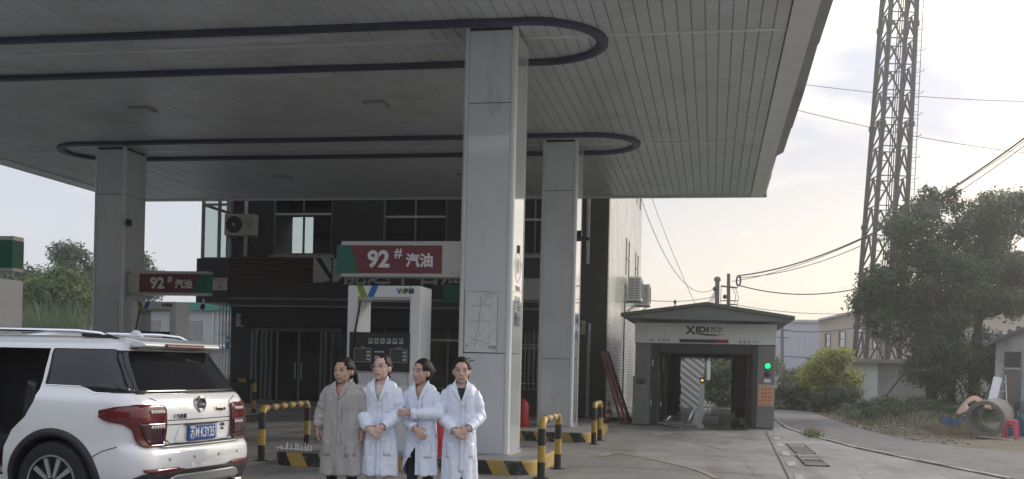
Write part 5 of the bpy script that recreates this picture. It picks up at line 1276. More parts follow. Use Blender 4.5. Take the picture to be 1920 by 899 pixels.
MB().tube([(4.55, 72, 0), (4.46, 72, 5.2)], [.13, .10], 8).build('shaft', M_pole, u3); MB().bar((4.0, 72, 4.3), (4.95, 72, 4.3), .07).build('crossarm', M_pole, u3); MB().bar((4.1, 72, 3.8), (4.9, 72, 3.8), .07).build('crossarm', M_pole, u3)
def wire(a, b, sag, r, label, n=18):
    a, b = Vector(a), Vector(b); pts = []
    for k in range(n + 1):
        t = k / n; p = a.lerp(b, t); p.z -= sag * 4 * t * (1 - t); pts.append(p)
    return single(MB().tube(pts, r, 5), 'overhead_wire', M_black, tuple(a), label, 'wire', 'overhead wires', smooth=True)
wire((1.24, 56.1, 6.45), (11.9, 40.5, 11.0), 1.15, .035, 'thick cable bundle rising from the cable ring past the mast to the upper right')
wire((1.24, 56.1, 6.35), (11.9, 40.4, 10.75), 1.3, .018, 'thin cable running just under the thick bundle at the upper right')
wire((.9, 56.1, 6.15), (11.9, 40.6, 10.85), 1.05, .016, 'thin cable lashed beside the thick bundle at the upper right')
wire((1.28, 56.1, 5.95), (7.9, 54.0, 5.95), .5, .028, 'dark cable sagging right from the pole crossarm towards the mast')
wire((.9, 56.1, 5.0), (8.0, 58, 4.75), .25, .014, 'lower thin wire running right above the car wash roof')
wire((.1, 55.9, 5.8), (-3.2, 45.0, 9.0), 1.6, .014, 'curved wire sagging from the short pole to the white tiled building')
wire((-.25, 40.0, 3.2), (-2.6, 40.5, 8.6), .25, .012, 'steep wire dropping from the building top to the car wash roof')
wire((.05, 55.9, 5.35), (-3.1, 47.4, 4.6), .15, .016, 'straight wire from the short pole to the outdoor units')
for k in range(3): wire((.1, 55.9, 5.75 - .12 * k), (-1.3 + .25 * k, 52, 3.0), .1, .018, ('upper', 'middle', 'lower')[k] + ' of three steep service cables left of the short pole')
wire((1.8, 45, 13.6), (14, 46, 12.6), .25, .012, 'upper thin wire across the sky behind the mast')
wire((1.8, 42, 11.9), (14, 44, 9.9), .3, .012, 'lower thin wire across the sky behind the mast')
wire((4.5, 72, 4.3), (10.5, 70, 4.9), .35, .03, 'dark wire in front of the blue warehouse and tan building')
wire((4.5, 72, 2.6), (9.0, 74, 2.55), .05, .03, 'lower dark wire across the blue warehouse')

# ------------------------------------------------------------------ left background
M_fact = mat('factory_wall', (0.42, 0.45, 0.44), .7, var=.08, vs=.5); M_teal = mat('teal_roof', (.03, .20, .15), .5)
fc = thing('factory_shed', 'long pale factory shed with teal roof edge behind the left pump', 'building', (-28, 60, 0))
MB().box(-34, -22, 56.5, 66, 0, 4.3).build('wall', M_fact, fc); MB().box(-34.3, -21.7, 56.2, 66.3, 4.3, 4.75).build('roof_edge', M_teal, fc)
for k in range(5): MB().box(-33.2 + k * 2.6, -33.05 + k * 2.6, 56.4, 56.499, 0, 4.29).build('pilaster', M_lgrey, fc)
for k in range(4): MB().box(-32.6 + k * 2.6, -31.2 + k * 2.6, 56.44, 56.498, 2.2, 3.7).build('window', mat('grimy_pane', (.25, .28, .28), .3), fc)
yw = thing('yard_wall', 'pale boundary wall with tile coping behind the thin white pipes', 'wall', (-22, 43, 0))
MB().box(-30, -17.0, 43, 43.25, 0, 2.0).build('wall', M_plast2, yw)
cpm = MB().tube([(0, 0, 0), (0, -.22, -.12)], .05, 6).mesh('coping_tile', M_lgrey)
for k in range(100): plate(cpm, 'coping_tile', None, yw, (-30 + k * .13 + 22, .03, 2.14))
MB().box(-30, -17.0, 42.98, 43.27, 2.0, 2.12).build('coping', M_plast, yw)
# unseen buildings added behind and left of view, blocking low sky from the forecourt
M_blocker = mat('blocker_render', (0.22, 0.215, 0.21), .8, var=.2, vs=.4)
ob1 = thing('sky_blocker', 'added row of plain buildings behind the photographer, outside the view, blocking low sky', 'building', (-8, -27, 0))
MB().box(-46, 24, -34, -26, 0, 13).build('wall', M_blocker, ob1); MB().box(-46.4, 24.4, -34.3, -25.7, 13, 13.4).build('roof', M_conc, ob1)
for k in range(16):
    for z in (1.2, 5.2, 9.2): MB().box(-44 + k * 4.1, -42 + k * 4.1, -25.998, -25.9, z, z + 1.9).build('window', M_dglass, ob1)
ob2 = thing('sky_blocker', 'added long block beyond the left end of the forecourt, outside the view, blocking low sky', 'building', (-38, 8, 0))
MB().box(-44, -23.5, -18, 24, 0, 10.0).build('wall', M_blocker, ob2); MB().box(-44.3, -23.2, -18.3, 24.3, 10.0, 10.4).build('roof', M_conc, ob2)
for k in range(10): MB().box(-23.498, -23.4, -16 + k * 4.0, -14 + k * 4.0, 2, 4.5).build('window', M_dglass, ob2)
sb_ = thing('siren_box', 'small dark box on top of the boundary area behind the car roof', 'box', (-16.9, 43.5, 2.1))
MB().box(-17.4, -16.9, 43.3, 43.7, 2.1, 2.3).build('casing', M_black, sb_)

# ------------------------------------------------------------------ white SUV (local: x forward, y left, z up, rear at x = 0)
M_paint = mat('white_car_paint', (0.72, 0.73, 0.74), .28, coat=1.0, var=.02, vs=2)
M_pgl = mat('privacy_glass', (0.010, 0.011, 0.013), .05); M_clad = mat('black_cladding', (0.018, 0.018, 0.019), .6)
M_chrome = mat('chrome', (0.75, 0.75, 0.76), .1, metal=1.0); M_silver = mat('silver_trim', (0.42, 0.42, 0.42), .35, metal=.6)
M_tail = mat('tail_lamp_red', (0.11, 0.004, 0.006), .08, coat=.6); M_taild = mat('tail_lamp_dark', (0.035, 0.003, 0.005), .08, coat=.6); M_clear = mat('lamp_clear', (.6, .58, .56), .2)
M_tyre = mat('tyre_rubber', (0.013, 0.013, 0.014), .75); M_seam = mat('panel_gap', (.02, .02, .02), .8)
SL = [(.26, .16, .84, .20, 4.55), (.36, .05, .90, .24, 4.68), (.48, .005, .94, .26, 4.78), (.60, .0, .955, .26, 4.8), (.68, .012, .957, .26, 4.8), (.735, .05, .955, .25, 4.79), (.77, .085, .953, .24, 4.78),
      (.92, .075, .958, .22, 4.75), (1.04, .08, .955, .21, 4.66), (1.12, .10, .945, .20, 4.45), (1.175, .125, .925, .20, 3.9), (1.22, .165, .885, .20, 3.55), (1.40, .27, .815, .20, 3.2), (1.56, .37, .745, .20, 2.95),
      (1.62, .375, .715, .21, 2.8), (1.665, .34, .685, .22, 2.7), (1.70, .40, .63, .24, 2.55), (1.725, .60, .52, .26, 2.35), (1.74, .9, .36, .26, 2.1)]
def sl(z):
    if z <= SL[0][0]: return SL[0][1:]
    for a, b in zip(SL[:-1], SL[1:]):
        if z <= b[0]:
            t = (z - a[0]) / (b[0] - a[0]); return tuple(a[i] + (b[i] - a[i]) * t for i in range(1, 5))
    return SL[-1][1:]
def carP(u, z, off=0.0, side=1):
    """surface point: u = arc length from the rear centre line round the corner and forward along the side"""
    xr, w, rad, xf = sl(z); yl = w - rad; au = abs(u)
    if au < yl: p = (xr + .07 * (au / w) ** 2, au); n = (-1, .14 * au / w)
    else:
        x0 = xr + .07 * (yl / w) ** 2; a = (au - yl) / rad
        if a < math.pi / 2: p = (x0 + rad * (1 - math.cos(a)), yl + rad * math.sin(a)); n = (-math.cos(a), math.sin(a))
        else: p = (x0 + rad + (au - yl - rad * math.pi / 2), w); n = (0, 1)
    s = side * (1 if u >= 0 else -1); L = math.hypot(*n)
    return (p[0] + n[0] / L * off, s * (p[1] + n[1] / L * off), z)
def u_of_x(x, z):
    xr, w, rad, xf = sl(z); yl = w - rad; return x - (xr + .07 * (yl / w) ** 2) - rad + yl + rad * math.pi / 2
CAR_RZ = R(173); fx_, fy_ = math.cos(CAR_RZ), math.sin(CAR_RZ)
car_o = Vector((-4.93, 8.53, 0)) - Vector((.12 * fx_ - .93 * fy_, .12 * fy_ + .93 * fx_, 0))
car = thing('parked_suv', 'white family SUV with its left rear door open, blue plate, tail towards the pumps', 'car', car_o, CAR_RZ, local=True)
zs = []
for a, b in zip(SL[:-1], SL[1:]):
    k = max(1, int((b[0] - a[0]) / .035)); zs += [a[0] + (b[0] - a[0]) * i / k for i in range(k)]
zs.append(SL[-1][0])
def ring(z):
    xr, w, rad, xf = sl(z); half = []
    yl = w - rad
    for k in range(9): half.append((xr + .07 * (yl * k / 8 / w) ** 2, yl * k / 8))
    x0 = xr + .07 * (yl / w) ** 2
    for k in range(1, 11): a = math.pi / 2 * k / 10; half.append((x0 + rad * (1 - math.cos(a)), yl + rad * math.sin(a)))
    xs = x0 + rad; rf = .3
    for k in range(1, 41): half.append((xs + (xf - rf - xs) * k / 40, w))
    for k in range(1, 9): a = math.pi / 2 * k / 8; half.append((xf - rf + rf * math.sin(a), w - rf + rf * math.cos(a)))
    half.append((xf, 0))
    return half + [(x, -y) for x, y in half[-2:0:-1]]
rings = [ring(z) for z in zs]; nr = len(rings[0]); mb = MB()
mb.add([(x, y, z) for z, rg_ in zip(zs, rings) for x, y in rg_], [(i * nr + k, i * nr + (k + 1) % nr, (i + 1) * nr + (k + 1) % nr, (i + 1) * nr + k) for i in range(len(zs) - 1) for k in range(nr)] + [tuple(range(nr))[::-1], tuple(range((len(zs) - 1) * nr, len(zs) * nr))])
bodym = mb.mesh('body', [M_paint, M_dark])
tmp = bpy.data.objects.new('body', bodym); COL.objects.link(tmp)
WHX, WHR = (.97, 3.85), .385
cut = MB(); cut.cm = 1
for x in WHX:
    for s in (-1, 1): cut.lathe([(.445, s * .62), (.445, s * 1.2)], (x, 0, .375), 'y', 40)
cutters = [cut]
c2_ = MB(); c2_.cm = 1; c2_.prism([(1.20, 1.60), (1.175, 1.3), (1.19, 1.12), (1.27, .98), (1.42, .85), (1.50, .70), (1.53, .44), (2.25, .44), (2.25, 1.60)], 'y', .30, 1.3); cutters.append(c2_)
tc = []
for i, c in enumerate(cutters):
    co = bpy.data.objects.new('cut', c.mesh('cut', [M_paint, M_dark])); COL.objects.link(co); tc.append(co)
    md = tmp.modifiers.new('b%d' % i, 'BOOLEAN'); md.operation = 'DIFFERENCE'; md.object = co; md.solver = 'EXACT'
bpy.context.view_layer.update()
nm = bpy.data.meshes.new_from_object(tmp.evaluated_get(bpy.context.evaluated_depsgraph_get())); nm.name = 'body'
for co in tc: bpy.data.objects.remove(co)
bpy.data.objects.remove(tmp)
shade(nm, 32)
body = bpy.data.objects.new('body', nm); COL.objects.link(body); body.parent = car
def patch(rows, name, m, off=.004, nu=14, side=1, parent=None, sym=False, thick=.0):
    """rows: (z, u0, u1) from low to high; rows are subdivided"""
    mb = MB(); rr = []
    for a, b in zip(rows[:-1], rows[1:]):
        k = max(1, int(abs(b[0] - a[0]) / .03))
        rr += [tuple(a[j] + (b[j] - a[j]) * i / k for j in range(3)) for i in range(k)]
    rr.append(rows[-1])
    mb.add([carP(u0 + (u1 - u0) * i / nu, z, off, side) for z, u0, u1 in rr for i in range(nu + 1)],
           [(j * (nu + 1) + i, j * (nu + 1) + i + 1, (j + 1) * (nu + 1) + i + 1, (j + 1) * (nu + 1) + i) for j in range(len(rr) - 1) for i in range(nu)])
    o = mb.build(name, m, parent or car, smooth=40)
    s = o.modifiers.new('thick', 'SOLIDIFY'); s.thickness = thick or .006; s.offset = 1
    return o
def uline(pts, name, m, w=.006, side=1, off=.003):
    """thin line along (u,z) points: panel gaps"""
    dense = []
    for a, b in zip(pts[:-1], pts[1:]):
        k = max(1, int(max(abs(b[0] - a[0]), abs(b[1] - a[1])) / .03)); dense += [(a[0] + (b[0] - a[0]) * i / k, a[1] + (b[1] - a[1]) * i / k) for i in range(k)]
    dense.append(pts[-1])
    MB().tube([carP(u, z, off - w * .5, side) for u, z in dense], w, 6).build(name, m, car, smooth=True)
UC = lambda z: (sl(z)[1] - sl(z)[2])                    # u where the corner starts
UE = lambda z: UC(z) + sl(z)[2] * math.pi / 2             # u where the side starts
# rear window, wrapping dark corner glass and side windows
patch([(1.205, -.80, .80), (1.24, -.80, .80), (1.45, -.74, .74), (1.575, -.68, .68), (1.59, -.66, .66)], 'rear_window', M_pgl, nu=24)
for s in (1, -1):
    patch([(1.215, .83, u_of_x(.55, 1.215)), (1.27, .82, u_of_x(.75, 1.27)), (1.275, .82, u_of_x(1.13, 1.275)), (1.50, .755, u_of_x(1.15, 1.5)), (1.585, .715, u_of_x(1.16, 1.585)), (1.60, .74, u_of_x(1.15, 1.60))], 'quarter_window', M_pgl, side=s, nu=22)
    patch([(1.215, .79, .85), (1.45, .735, .79), (1.59, .66, .76)], 'pillar_gloss', M_pgl, off=.003, side=s, nu=4)
    uline([(u_of_x(.40, 1.21), 1.207), (u_of_x(.60, 1.215), 1.21), (u_of_x(.72, 1.26), 1.262), (u_of_x(1.14, 1.268), 1.268)], 'window_trim', M_chrome, .007, s)
    if s < 0: patch([(1.28, u_of_x(1.22, 1.28), u_of_x(2.15, 1.28)), (1.585, u_of_x(1.22, 1.585), u_of_x(2.1, 1.585))], 'side_window', M_pgl, side=s)
    patch([(1.28, u_of_x(2.3, 1.28), u_of_x(3.15, 1.28)), (1.585, u_of_x(2.3, 1.585), u_of_x(2.8, 1.585))], 'side_window', M_pgl, side=s)
    # tail lamp
    tlr = [(.735, .60, .78), (.75, .56, .83), (.80, .54, .87), (.90, .53, .91), (.94, .53, .97), (.965, .53, 1.12), (1.0, .53, 1.21), (1.06, .53, 1.20), (1.09, .54, 1.05), (1.105, .57, .85)]
    tlo = patch(tlr, 'tail_lamp', M_tail, off=.012, side=s, nu=20, thick=.014)
    patch([(.755, .58, .76), (.85, .555, .82), (.93, .55, .85), (.955, .55, .86)], 'lower_lens', M_taild, off=.028, side=s, parent=tlo)
    for z in (.90, 1.035):
        for k in range(5): patch([(z, .57 + k * .036, .598 + k * .036), (z + .028, .57 + k * .036, .598 + k * .036)], 'led_segment', M_clear, off=.034, side=s, nu=2, parent=tlo)
    # wheel arch cladding
    for x in WHX:
        ac = MB(); vs = []
        for k in range(33):
            a = math.pi * (-.08 + 1.16 * k / 32)
            for rr_ in (.442, .475, .51):
                X, Z = x - rr_ * math.cos(a), .375 + rr_ * math.sin(a); Z = max(.27, Z); q = carP(u_of_x(X, Z), Z, .0, s) if X > .2 else (X, s * sl(Z)[1], Z)
                vs.append((X, q[1] + s * (.022 if rr_ < .5 else .004), Z))
        ac.add(vs, [(3 * k + j, 3 * k + j + 1, 3 * (k + 1) + j + 1, 3 * (k + 1) + j) for k in range(32) for j in range(2)])
        o = ac.build('arch_cladding', M_clad, car, smooth=40); sm = o.modifiers.new('thick', 'SOLIDIFY'); sm.thickness = .02; sm.offset = -1
    uline([(u_of_x(1.39, .58), .58), (u_of_x(1.22, .70), .69), (u_of_x(.95, .80), .84)][:0] or [(UE(.74) - .06, .745), (UE(.70) + .12, .70), (UE(.62) + .30, .62)], 'panel_gap', M_seam, .004, s)
    # fog reflector and roof rail
    patch([(.50, .42, .74), (.52, .38, .84), (.545, .45, .86)], 'rear_reflector', M_tail, off=.012, side=s)
    pts = [(.62, s * .60, 1.70), (.75, s * .605, 1.745), (1.0, s * .61, 1.765), (2.2, s * .61, 1.775), (2.6, s * .60, 1.75), (2.75, s * .59, 1.69)]
    MB().tube(pts, .022, 8).build('roof_rail', M_chrome, car, smooth=True)
    MB().prism([(.55, 1.70), (.66, 1.735), (.95, 1.75), (.95, 1.715), (.7, 1.70)], 'y', s * .585, s * .625).build('rail_foot', M_clad, car)
# tailgate seams, brow, bumper parts
uline([(-.68, 1.17), (-.535, 1.115), (-.525, .80), (-.47, .755), (0, .745), (.47, .755), (.525, .80), (.535, 1.115), (.68, 1.17)], 'panel_gap', M_seam, .004)
uline([(-.80, 1.203), (0, 1.203), (.80, 1.203)], 'chrome_strip', M_chrome, .008)
uline([(-.525, .965), (0, .965), (.525, .965)], 'panel_gap', M_seam, .004); uline([(-.525, .925), (0, .925), (.525, .925)], 'panel_gap', M_seam, .005)
patch([(.725, -.62, .62), (.745, -.62, .62)], 'sill_plate', M_silver, off=.02, nu=20)
patch([(.735, -.60, .60), (.75, -.58, .58)], 'sill_strip', M_clad, off=.022, nu=20)
patch([(.265, -1.05, 1.05), (.40, -1.08, 1.08), (.50, -.86, .86), (.515, -.40, .40)], 'bumper_cladding', M_clad, off=.006, nu=40, thick=.012)
patch([(.36, -.52, .52), (.40, -.60, .60), (.455, -.52, .52), (.47, -.45, .45)], 'skid_plate', M_silver, off=.03, nu=24, thick=.02)
for s in (1, -1): MB().box(.0, .3, s * .55 - .06, s * .55 + .06, .30, .36).build('exhaust_tip', M_chrome, car, bevel=.01)
for u in (-.55, -.2, .2, .55): p = carP(u, .62, .003); MB().lathe([(.013, 0), (.013, -.006)], p, 'x', 10).build('parking_sensor', M_silver, car)
# spoiler with brake light
sp = MB(); pr_ = [(.27, 1.645), (.30, 1.675), (.48, 1.715), (.52, 1.70), (.40, 1.62), (.30, 1.625)]
sp.prism(pr_, 'y', -.60, .60).build('roof_spoiler', M_paint, car, bevel=.012)
MB().prism([(.252, 1.632), (.255, 1.658), (.285, 1.664), (.285, 1.628)], 'y', -.30, .30).build('brake_light', M_tail, car, bevel=.006)
MB().box(.30, .40, -.66, .66, 1.604, 1.618).build('spoiler_lip', M_clad, car)
fin = MB().prism([(.92, 1.735), (.75, 1.735), (.80, 1.79), (.84, 1.80)], 'y', -.025, .025).build('antenna_fin', M_paint, car, bevel=.01)
# emblem, lettering and plate on the tailgate
def on_gate(y, z): return carP(y, z, .006)
ez = 1.10; p = on_gate(0, ez)
em = MB().lathe([(.082, -.0), (.082, -.014), (.060, -.016), (.060, -.0)], p, 'x', 28, cap=False).build('emblem', M_chrome, car, smooth=50)
MB().box(p[0] - .014, p[0] - .002, -.072, .045, ez - .014, ez + .014).build('emblem_bar', M_chrome, em); MB().lathe([(.06, -.003), (.01, -.004)], p, 'x', 20).build('emblem_field', M_taild if False else M_clad, em)
RT = (R(90), 0, R(-90))
text('广汽传祺', .05, M_clad, car, (on_gate(.33, .99)[0] - .003, .33, .995), RT, local=True); text('Trumpchi', .045, M_clad, car, (on_gate(-.33, 1.0)[0] - .003, -.33, 1.05), RT, local=True)
text('GS8', .045, M_clad, car, (on_gate(-.36, .9)[0] - .004, -.36, .895), RT, local=True); text('390T', .03, M_clad, car, (on_gate(-.36, .86)[0] - .004, -.36, .855), RT, local=True)
px_ = carP(0, .83, .0)[0]
for s in (1, -1): MB().prism([(s * .27, .765), (s * .40, .765), (s * .33, .915), (s * .27, .915)], 'x', px_ - .002, px_ + .03).build('plate_recess_side', M_paint, car)
pl_ = MB().box(px_ - .022, px_ - .006, -.22, .22, .765, .905).build('number_plate', mat('plate_blue', (.012, .06, .28), .4), car, bevel=.004)
text('苏M·K3Y35', .135, M_white, pl_, (px_ - .024, 0, .833), RT, local=True, width=.39, ext=.001, bold=.001)
MB().box(px_ - .03, px_ + .02, -.26, .26, .915, .93).build('plate_lamp_bar', M_clad, car)
# wheels
def wheel(x, s):
    w = MB().lathe([(.255, -.11), (.30, -.125), (.36, -.12), (.383, -.09), (.385, 0), (.383, .09), (.36, .12), (.30, .125), (.255, .11)], (x, s * .84, .385), 'y', 40, cap=False).build('wheel', M_tyre, car, smooth=40)
    yy = s * .955
    MB().lathe([(.262, s * -.02), (.258, s * .012), (.240, s * .008), (.225, s * -.05), (.05, s * -.06)], (x, yy, .385), 'y', 40, cap=False).build('rim', M_clad, w, smooth=30)
    MB().lathe([(.262, s * -.005), (.258, s * .014), (.246, s * .010)], (x, yy, .385), 'y', 40, cap=False).build('rim_edge', M_silver, w)
    for k in range(10):
        a = 2 * math.pi * k / 10; da = .10 if k % 2 else -.10; a1 = a + da * .5
        mb = MB(); P0 = Vector((x + .05 * math.cos(a1), yy, .385 + .05 * math.sin(a1))); P1 = Vector((x + .248 * math.cos(a), yy - s * .004, .385 + .248 * math.sin(a)))
        d = (P1 - P0).normalized(); n = Vector((-d.z, 0, d.x)); e = Vector((0, s * .02, 0))
        mb.add([P0 - n * .012 - e, P0 + n * .012 - e, P1 + n * .024 - e, P1 - n * .024 - e, P0 - n * .012, P0 + n * .012, P1 + n * .024, P1 - n * .024], [(0, 1, 2, 3), (4, 5, 6, 7), (0, 1, 5, 4), (1, 2, 6, 5), (2, 3, 7, 6), (3, 0, 4, 7)])
        mb.build('spoke', M_silver, w)
    MB().lathe([(.06, s * -.02), (.055, s * .012), (.02, s * .016)], (x, yy, .385), 'y', 20).build('hub_cap', M_clad, w)
for x in WHX:
    for s in (1, -1): wheel(x, s)
# cabin seen through the open door
M_seat = mat('black_leather', (0.02, 0.02, 0.022), .45, var=.3, vs=6)
MB().prism([(1.27, .62), (1.30, 1.28), (1.42, 1.32), (1.50, .80), (2.0, .82), (2.05, .70), (1.9, .62)], 'y', .34, .80).build('rear_seat', M_seat, car, bevel=.04)
MB().box(1.56, 2.22, .32, .88, .445, .50).build('door_sill', M_silver, car, bevel=.01)
dp = [(2.24, .46), (2.24, 1.10), (2.2, 1.58)]
d0 = MB(); th_ = R(62)
def dswing(a, b, z):   # door leaf hinged at x=2.25, swung outwards
    return (2.25 - a * math.cos(th_) + b * math.sin(th_), .93 + a * math.sin(th_) + b * math.cos(th_) - max(0, z - 1.15) * .35, z)
for (a0, a1, z0, z1, nm_, mm) in ((0, .95, .46, 1.2, 'open_door', M_paint), (.06, .90, 1.24, 1.58, 'door_window', M_pgl)):
    mb = MB(); vs = [dswing(a, b, z) for b in (0, -.07 if nm_ == 'open_door' else -.02) for z in (z0, z1) for a in (a0, a1)]
    mb.add(vs, [(0, 1, 3, 2), (4, 5, 7, 6), (0, 1, 5, 4), (2, 3, 7, 6), (0, 2, 6, 4), (1, 3, 7, 5)]); o = mb.build(nm_, mm, car, bevel=.01)
    if nm_ == 'open_door': dleaf = o
    else: o.parent = dleaf
for a in (.02, .93): MB().bar(dswing(a, -.02, 1.2), dswing(a, -.02, 1.6), .05, .03).build('window_frame', M_clad, dleaf)
MB().bar(dswing(.02, -.02, 1.6), dswing(.93, -.02, 1.6), .05, .03).build('window_frame', M_clad, dleaf)

# ------------------------------------------------------------------ people
def remeshed(mb, name, mats, voxel, smooth_it=4, fac=.5):
    me = mb.mesh(name, mats); o = bpy.data.objects.new(name, me); COL.objects.link(o)
    r = o.modifiers.new('r', 'REMESH'); r.mode = 'VOXEL'; r.voxel_size = voxel; r.adaptivity = 0
    if smooth_it: s = o.modifiers.new('s', 'SMOOTH'); s.factor = fac; s.iterations = smooth_it
    bpy.context.view_layer.update()
    nm = bpy.data.meshes.new_from_object(o.evaluated_get(bpy.context.evaluated_depsgraph_get())); nm.name = name
    bpy.data.objects.remove(o); nm.polygons.foreach_set('use_smooth', [True] * len(nm.polygons))
    nm.materials.clear()
    for m in mats: nm.materials.append(m)
    return nm
def skinmat(name, c):
    m = mat(name, c, .5, var=.10, vs=14)
    b = m.node_tree.nodes['Principled BSDF']; b.inputs['Subsurface Weight'].default_value = .08; b.inputs['Subsurface Radius'].default_value = (.012, .005, .003)
    return m
M_hair = mat('black_hair', (0.010, 0.008, 0.008), .55, var=.4, vs=30, stretch=(4, 4, .6), bump=.25, bs=90, spec=.25)
M_lip = mat('lips', (0.33, 0.15, 0.125), .5); M_eye = mat('eye_dark', (0.05, 0.035, 0.03), .4)
M_brow = mat('brow', (0.13, 0.085, 0.07), .7); M_gframe = mat('spectacle_frame', (.45, .36, .33), .3, metal=.6)
def hand(mb, wrist, d, nrm, curl=.5, mir=1):
    """palm + five fingers; d = direction of the fingers, nrm = back of the hand"""
    w = Vector(wrist); d = Vector(d).normalized(); nrm = Vector(nrm); nrm = (nrm - d * nrm.dot(d)).normalized(); s = d.cross(nrm) * mir
    M = Matrix((s, d, nrm)).transposed(); mb.ell(w + d * .045, .040, .052, .016, 12, 8, M)
    for k, L in enumerate((.070, .080, .076, .060)):
        b = w + d * .082 + s * (-.029 + .0195 * k); pts = [b - d * .02]
        a = 0; p = b.copy()
        for j in range(3):
            pts.append(p.copy()); a += curl * (.4 + .3 * j); p = p + (d * math.cos(a) - nrm * math.sin(a)) * L / 3
        pts.append(p); mb.tube(pts, [.0095, .0092, .0088, .0082, .007], 7)
    t0 = w + d * .02 - s * .034; mb.tube([t0 + s * .01, t0 - s * .022 + d * .022 - nrm * .008, t0 - s * .03 + d * .052 - nrm * .02, t0 - s * .02 + d * .072 - nrm * .028], [.013, .012, .0105, .008], 7)
def person(label, loc, rz, h, wide, coat_m, skin_m, shirt_m, legs_m, arms, turn, tilt, hair, glasses=False, vneck=.16, opening=None, seed=1, coat_label='', hem=.40):
    rs = random.Random(seed)
    t = thing('person', label, 'person', loc, rz, group='four women in work coats standing in a row', local=True)
    S = h / 1.6
    # ---- body, one continuous surface
    b = MB(); zc = h - .118 * S
    HM = Matrix.Translation((0, .005, h - .21 * S)) @ Matrix.Rotation(turn, 4, 'Z') @ Matrix.Rotation(tilt, 4, 'X') @ Matrix.Translation((0, -.005, -(h - .21 * S)))
    hb = MB(); wf = 1 + (wide - 1) * .6
    hb.ell((0, .008, zc + .012), .074 * S * wf, .092 * S, .105 * S, 20, 14); hb.ell((0, -.022, zc - .035 * S), .060 * S * wf, .066 * S, .075 * S, 16, 12); hb.ell((0, -.050, zc - .088 * S), .026 * S * wf, .026 * S, .022 * S)
    hb.tube([(0, -.078, zc + .022), (0, -.090, zc + .002), (0, -.100, zc - .022)], [.007, .009, .011], 8); hb.ell((0, -.088, zc - .024), .016, .012, .009)
    for s in (-1, 1):
        hb.ell((s * .074 * wf, .012, zc - .008), .012, .022, .032, 8, 6); hb.ell((s * .038 * wf, -.050, zc - .022), .024, .020, .026); hb.tube([(s * .014, -.082, zc + .030), (s * .046, -.070, zc + .033)], .008, 6)
    hb.ell((0, -.082, zc - .058), .021, .011, .0085)
    HM = HM @ Matrix.Translation((0, 0, h)) @ Matrix.Scale(1.12, 4) @ Matrix.Translation((0, 0, -h))
    hb.v = [tuple(HM @ Vector(v)) for v in hb.v]; b.add(hb.v, hb.f)
    b.tube([(0, .025, h - .34 * S), (0, .018, h - .26 * S), HM @ Vector((0, .012, h - .17 * S))], [.062 * wf, .050 * wf, .052 * wf], 14)
    def loft(mb, rows, n=28):
        o = len(mb.v); vs = []
        for z, w, d, yo in rows:
            for k in range(n):
                a = 2 * math.pi * k / n; c, s = math.cos(a), math.sin(a); e = .86
                vs.append((w * math.copysign(abs(c) ** e, c), yo + d * math.copysign(abs(s) ** e, s), z))
        mb.add(vs, [(i * n + k, i * n + (k + 1) % n, (i + 1) * n + (k + 1) % n, (i + 1) * n + k) for i in range(len(rows) - 1) for k in range(n)] + [tuple(range(n))[::-1], tuple(range((len(rows) - 1) * n, len(rows) * n))])
    W = wide
    loft(b, [(.78 * S, .135 * W, .09, .01), (.90 * S, .135 * W, .09, .01), (1.05 * S, .115 * W, .078, .005), (1.2 * S, .125 * W, .088, 0), (1.28 * S, .105 * W, .070, .01), (1.335 * S, .066, .052, .015)])
    for s in (-1, 1):
        b.tube([(s * .085 * W, .01, .84 * S), (s * .085 * W, .0, .47 * S), (s * .085 * W, .02, .09)], [.085 * W, .06, .042], 12)
        b.ell((s * .09 * W, -.045, .045), .042, .12, .045, 12, 8)
    for (sh_, el, wr, hd, hn, curl, mir) in arms:
        sh_, el, wr = Vector(sh_), Vector(el), Vector(wr)
        b.tube([sh_, el, wr], [.05, .038, .026], 10); b.ell(wr, .028, .028, .028, 10, 8); hand(b, wr, hd, hn, curl, mir)
    me = remeshed(b, 'body', [skin_m, shirt_m, legs_m, M_lip, M_eye, M_brow, M_black], .0055, 3)
    co = np.empty(len(me.vertices) * 3, dtype=np.float32); me.vertices.foreach_get('co', co); co = co.reshape(-1, 3)
    n = len(me.polygons); cen = np.empty(n * 3, dtype=np.float32); me.polygons.foreach_get('center', cen); cen = cen.reshape(-1, 3)
    mi = np.zeros(n, dtype=np.int32)
    arm_pts = np.array([a[2] for a in arms])
    near_hand = np.min(np.linalg.norm(cen[:, None, :] - arm_pts[None], axis=2), axis=1) < .2
    mi[(cen[:, 2] < h - .30 * S) & ~near_hand] = 1
    mi[(cen[:, 2] < .86 * S) & ~near_hand] = 2
    mi[(cen[:, 2] < .10)] = 6
    inv = np.array(HM.inverted()); lc = cen @ inv[:3, :3].T + inv[:3, 3]
    X, Y, Z = lc[:, 0], lc[:, 1], lc[:, 2] - zc; fr = (Y < -.045) & (Z > -.12)
    for s in (-1, 1):
        mi[fr & (((X - s * .031) / .013) ** 2 + ((Z - .012) / .0045) ** 2 < 1)] = 4
        mi[fr & (np.abs(X - s * .033) < .018) & (np.abs(Z - .036 + .1 * np.abs(X - s * .03)) < .0038)] = 5
    mi[fr & (np.abs(X) < .024) & (np.abs(Z + .058) < .0075)] = 3
    me.polygons.foreach_set('material_index', mi); o = bpy.data.objects.new('body', me); COL.objects.link(o); o.parent = t
    # ---- coat
    c = MB()
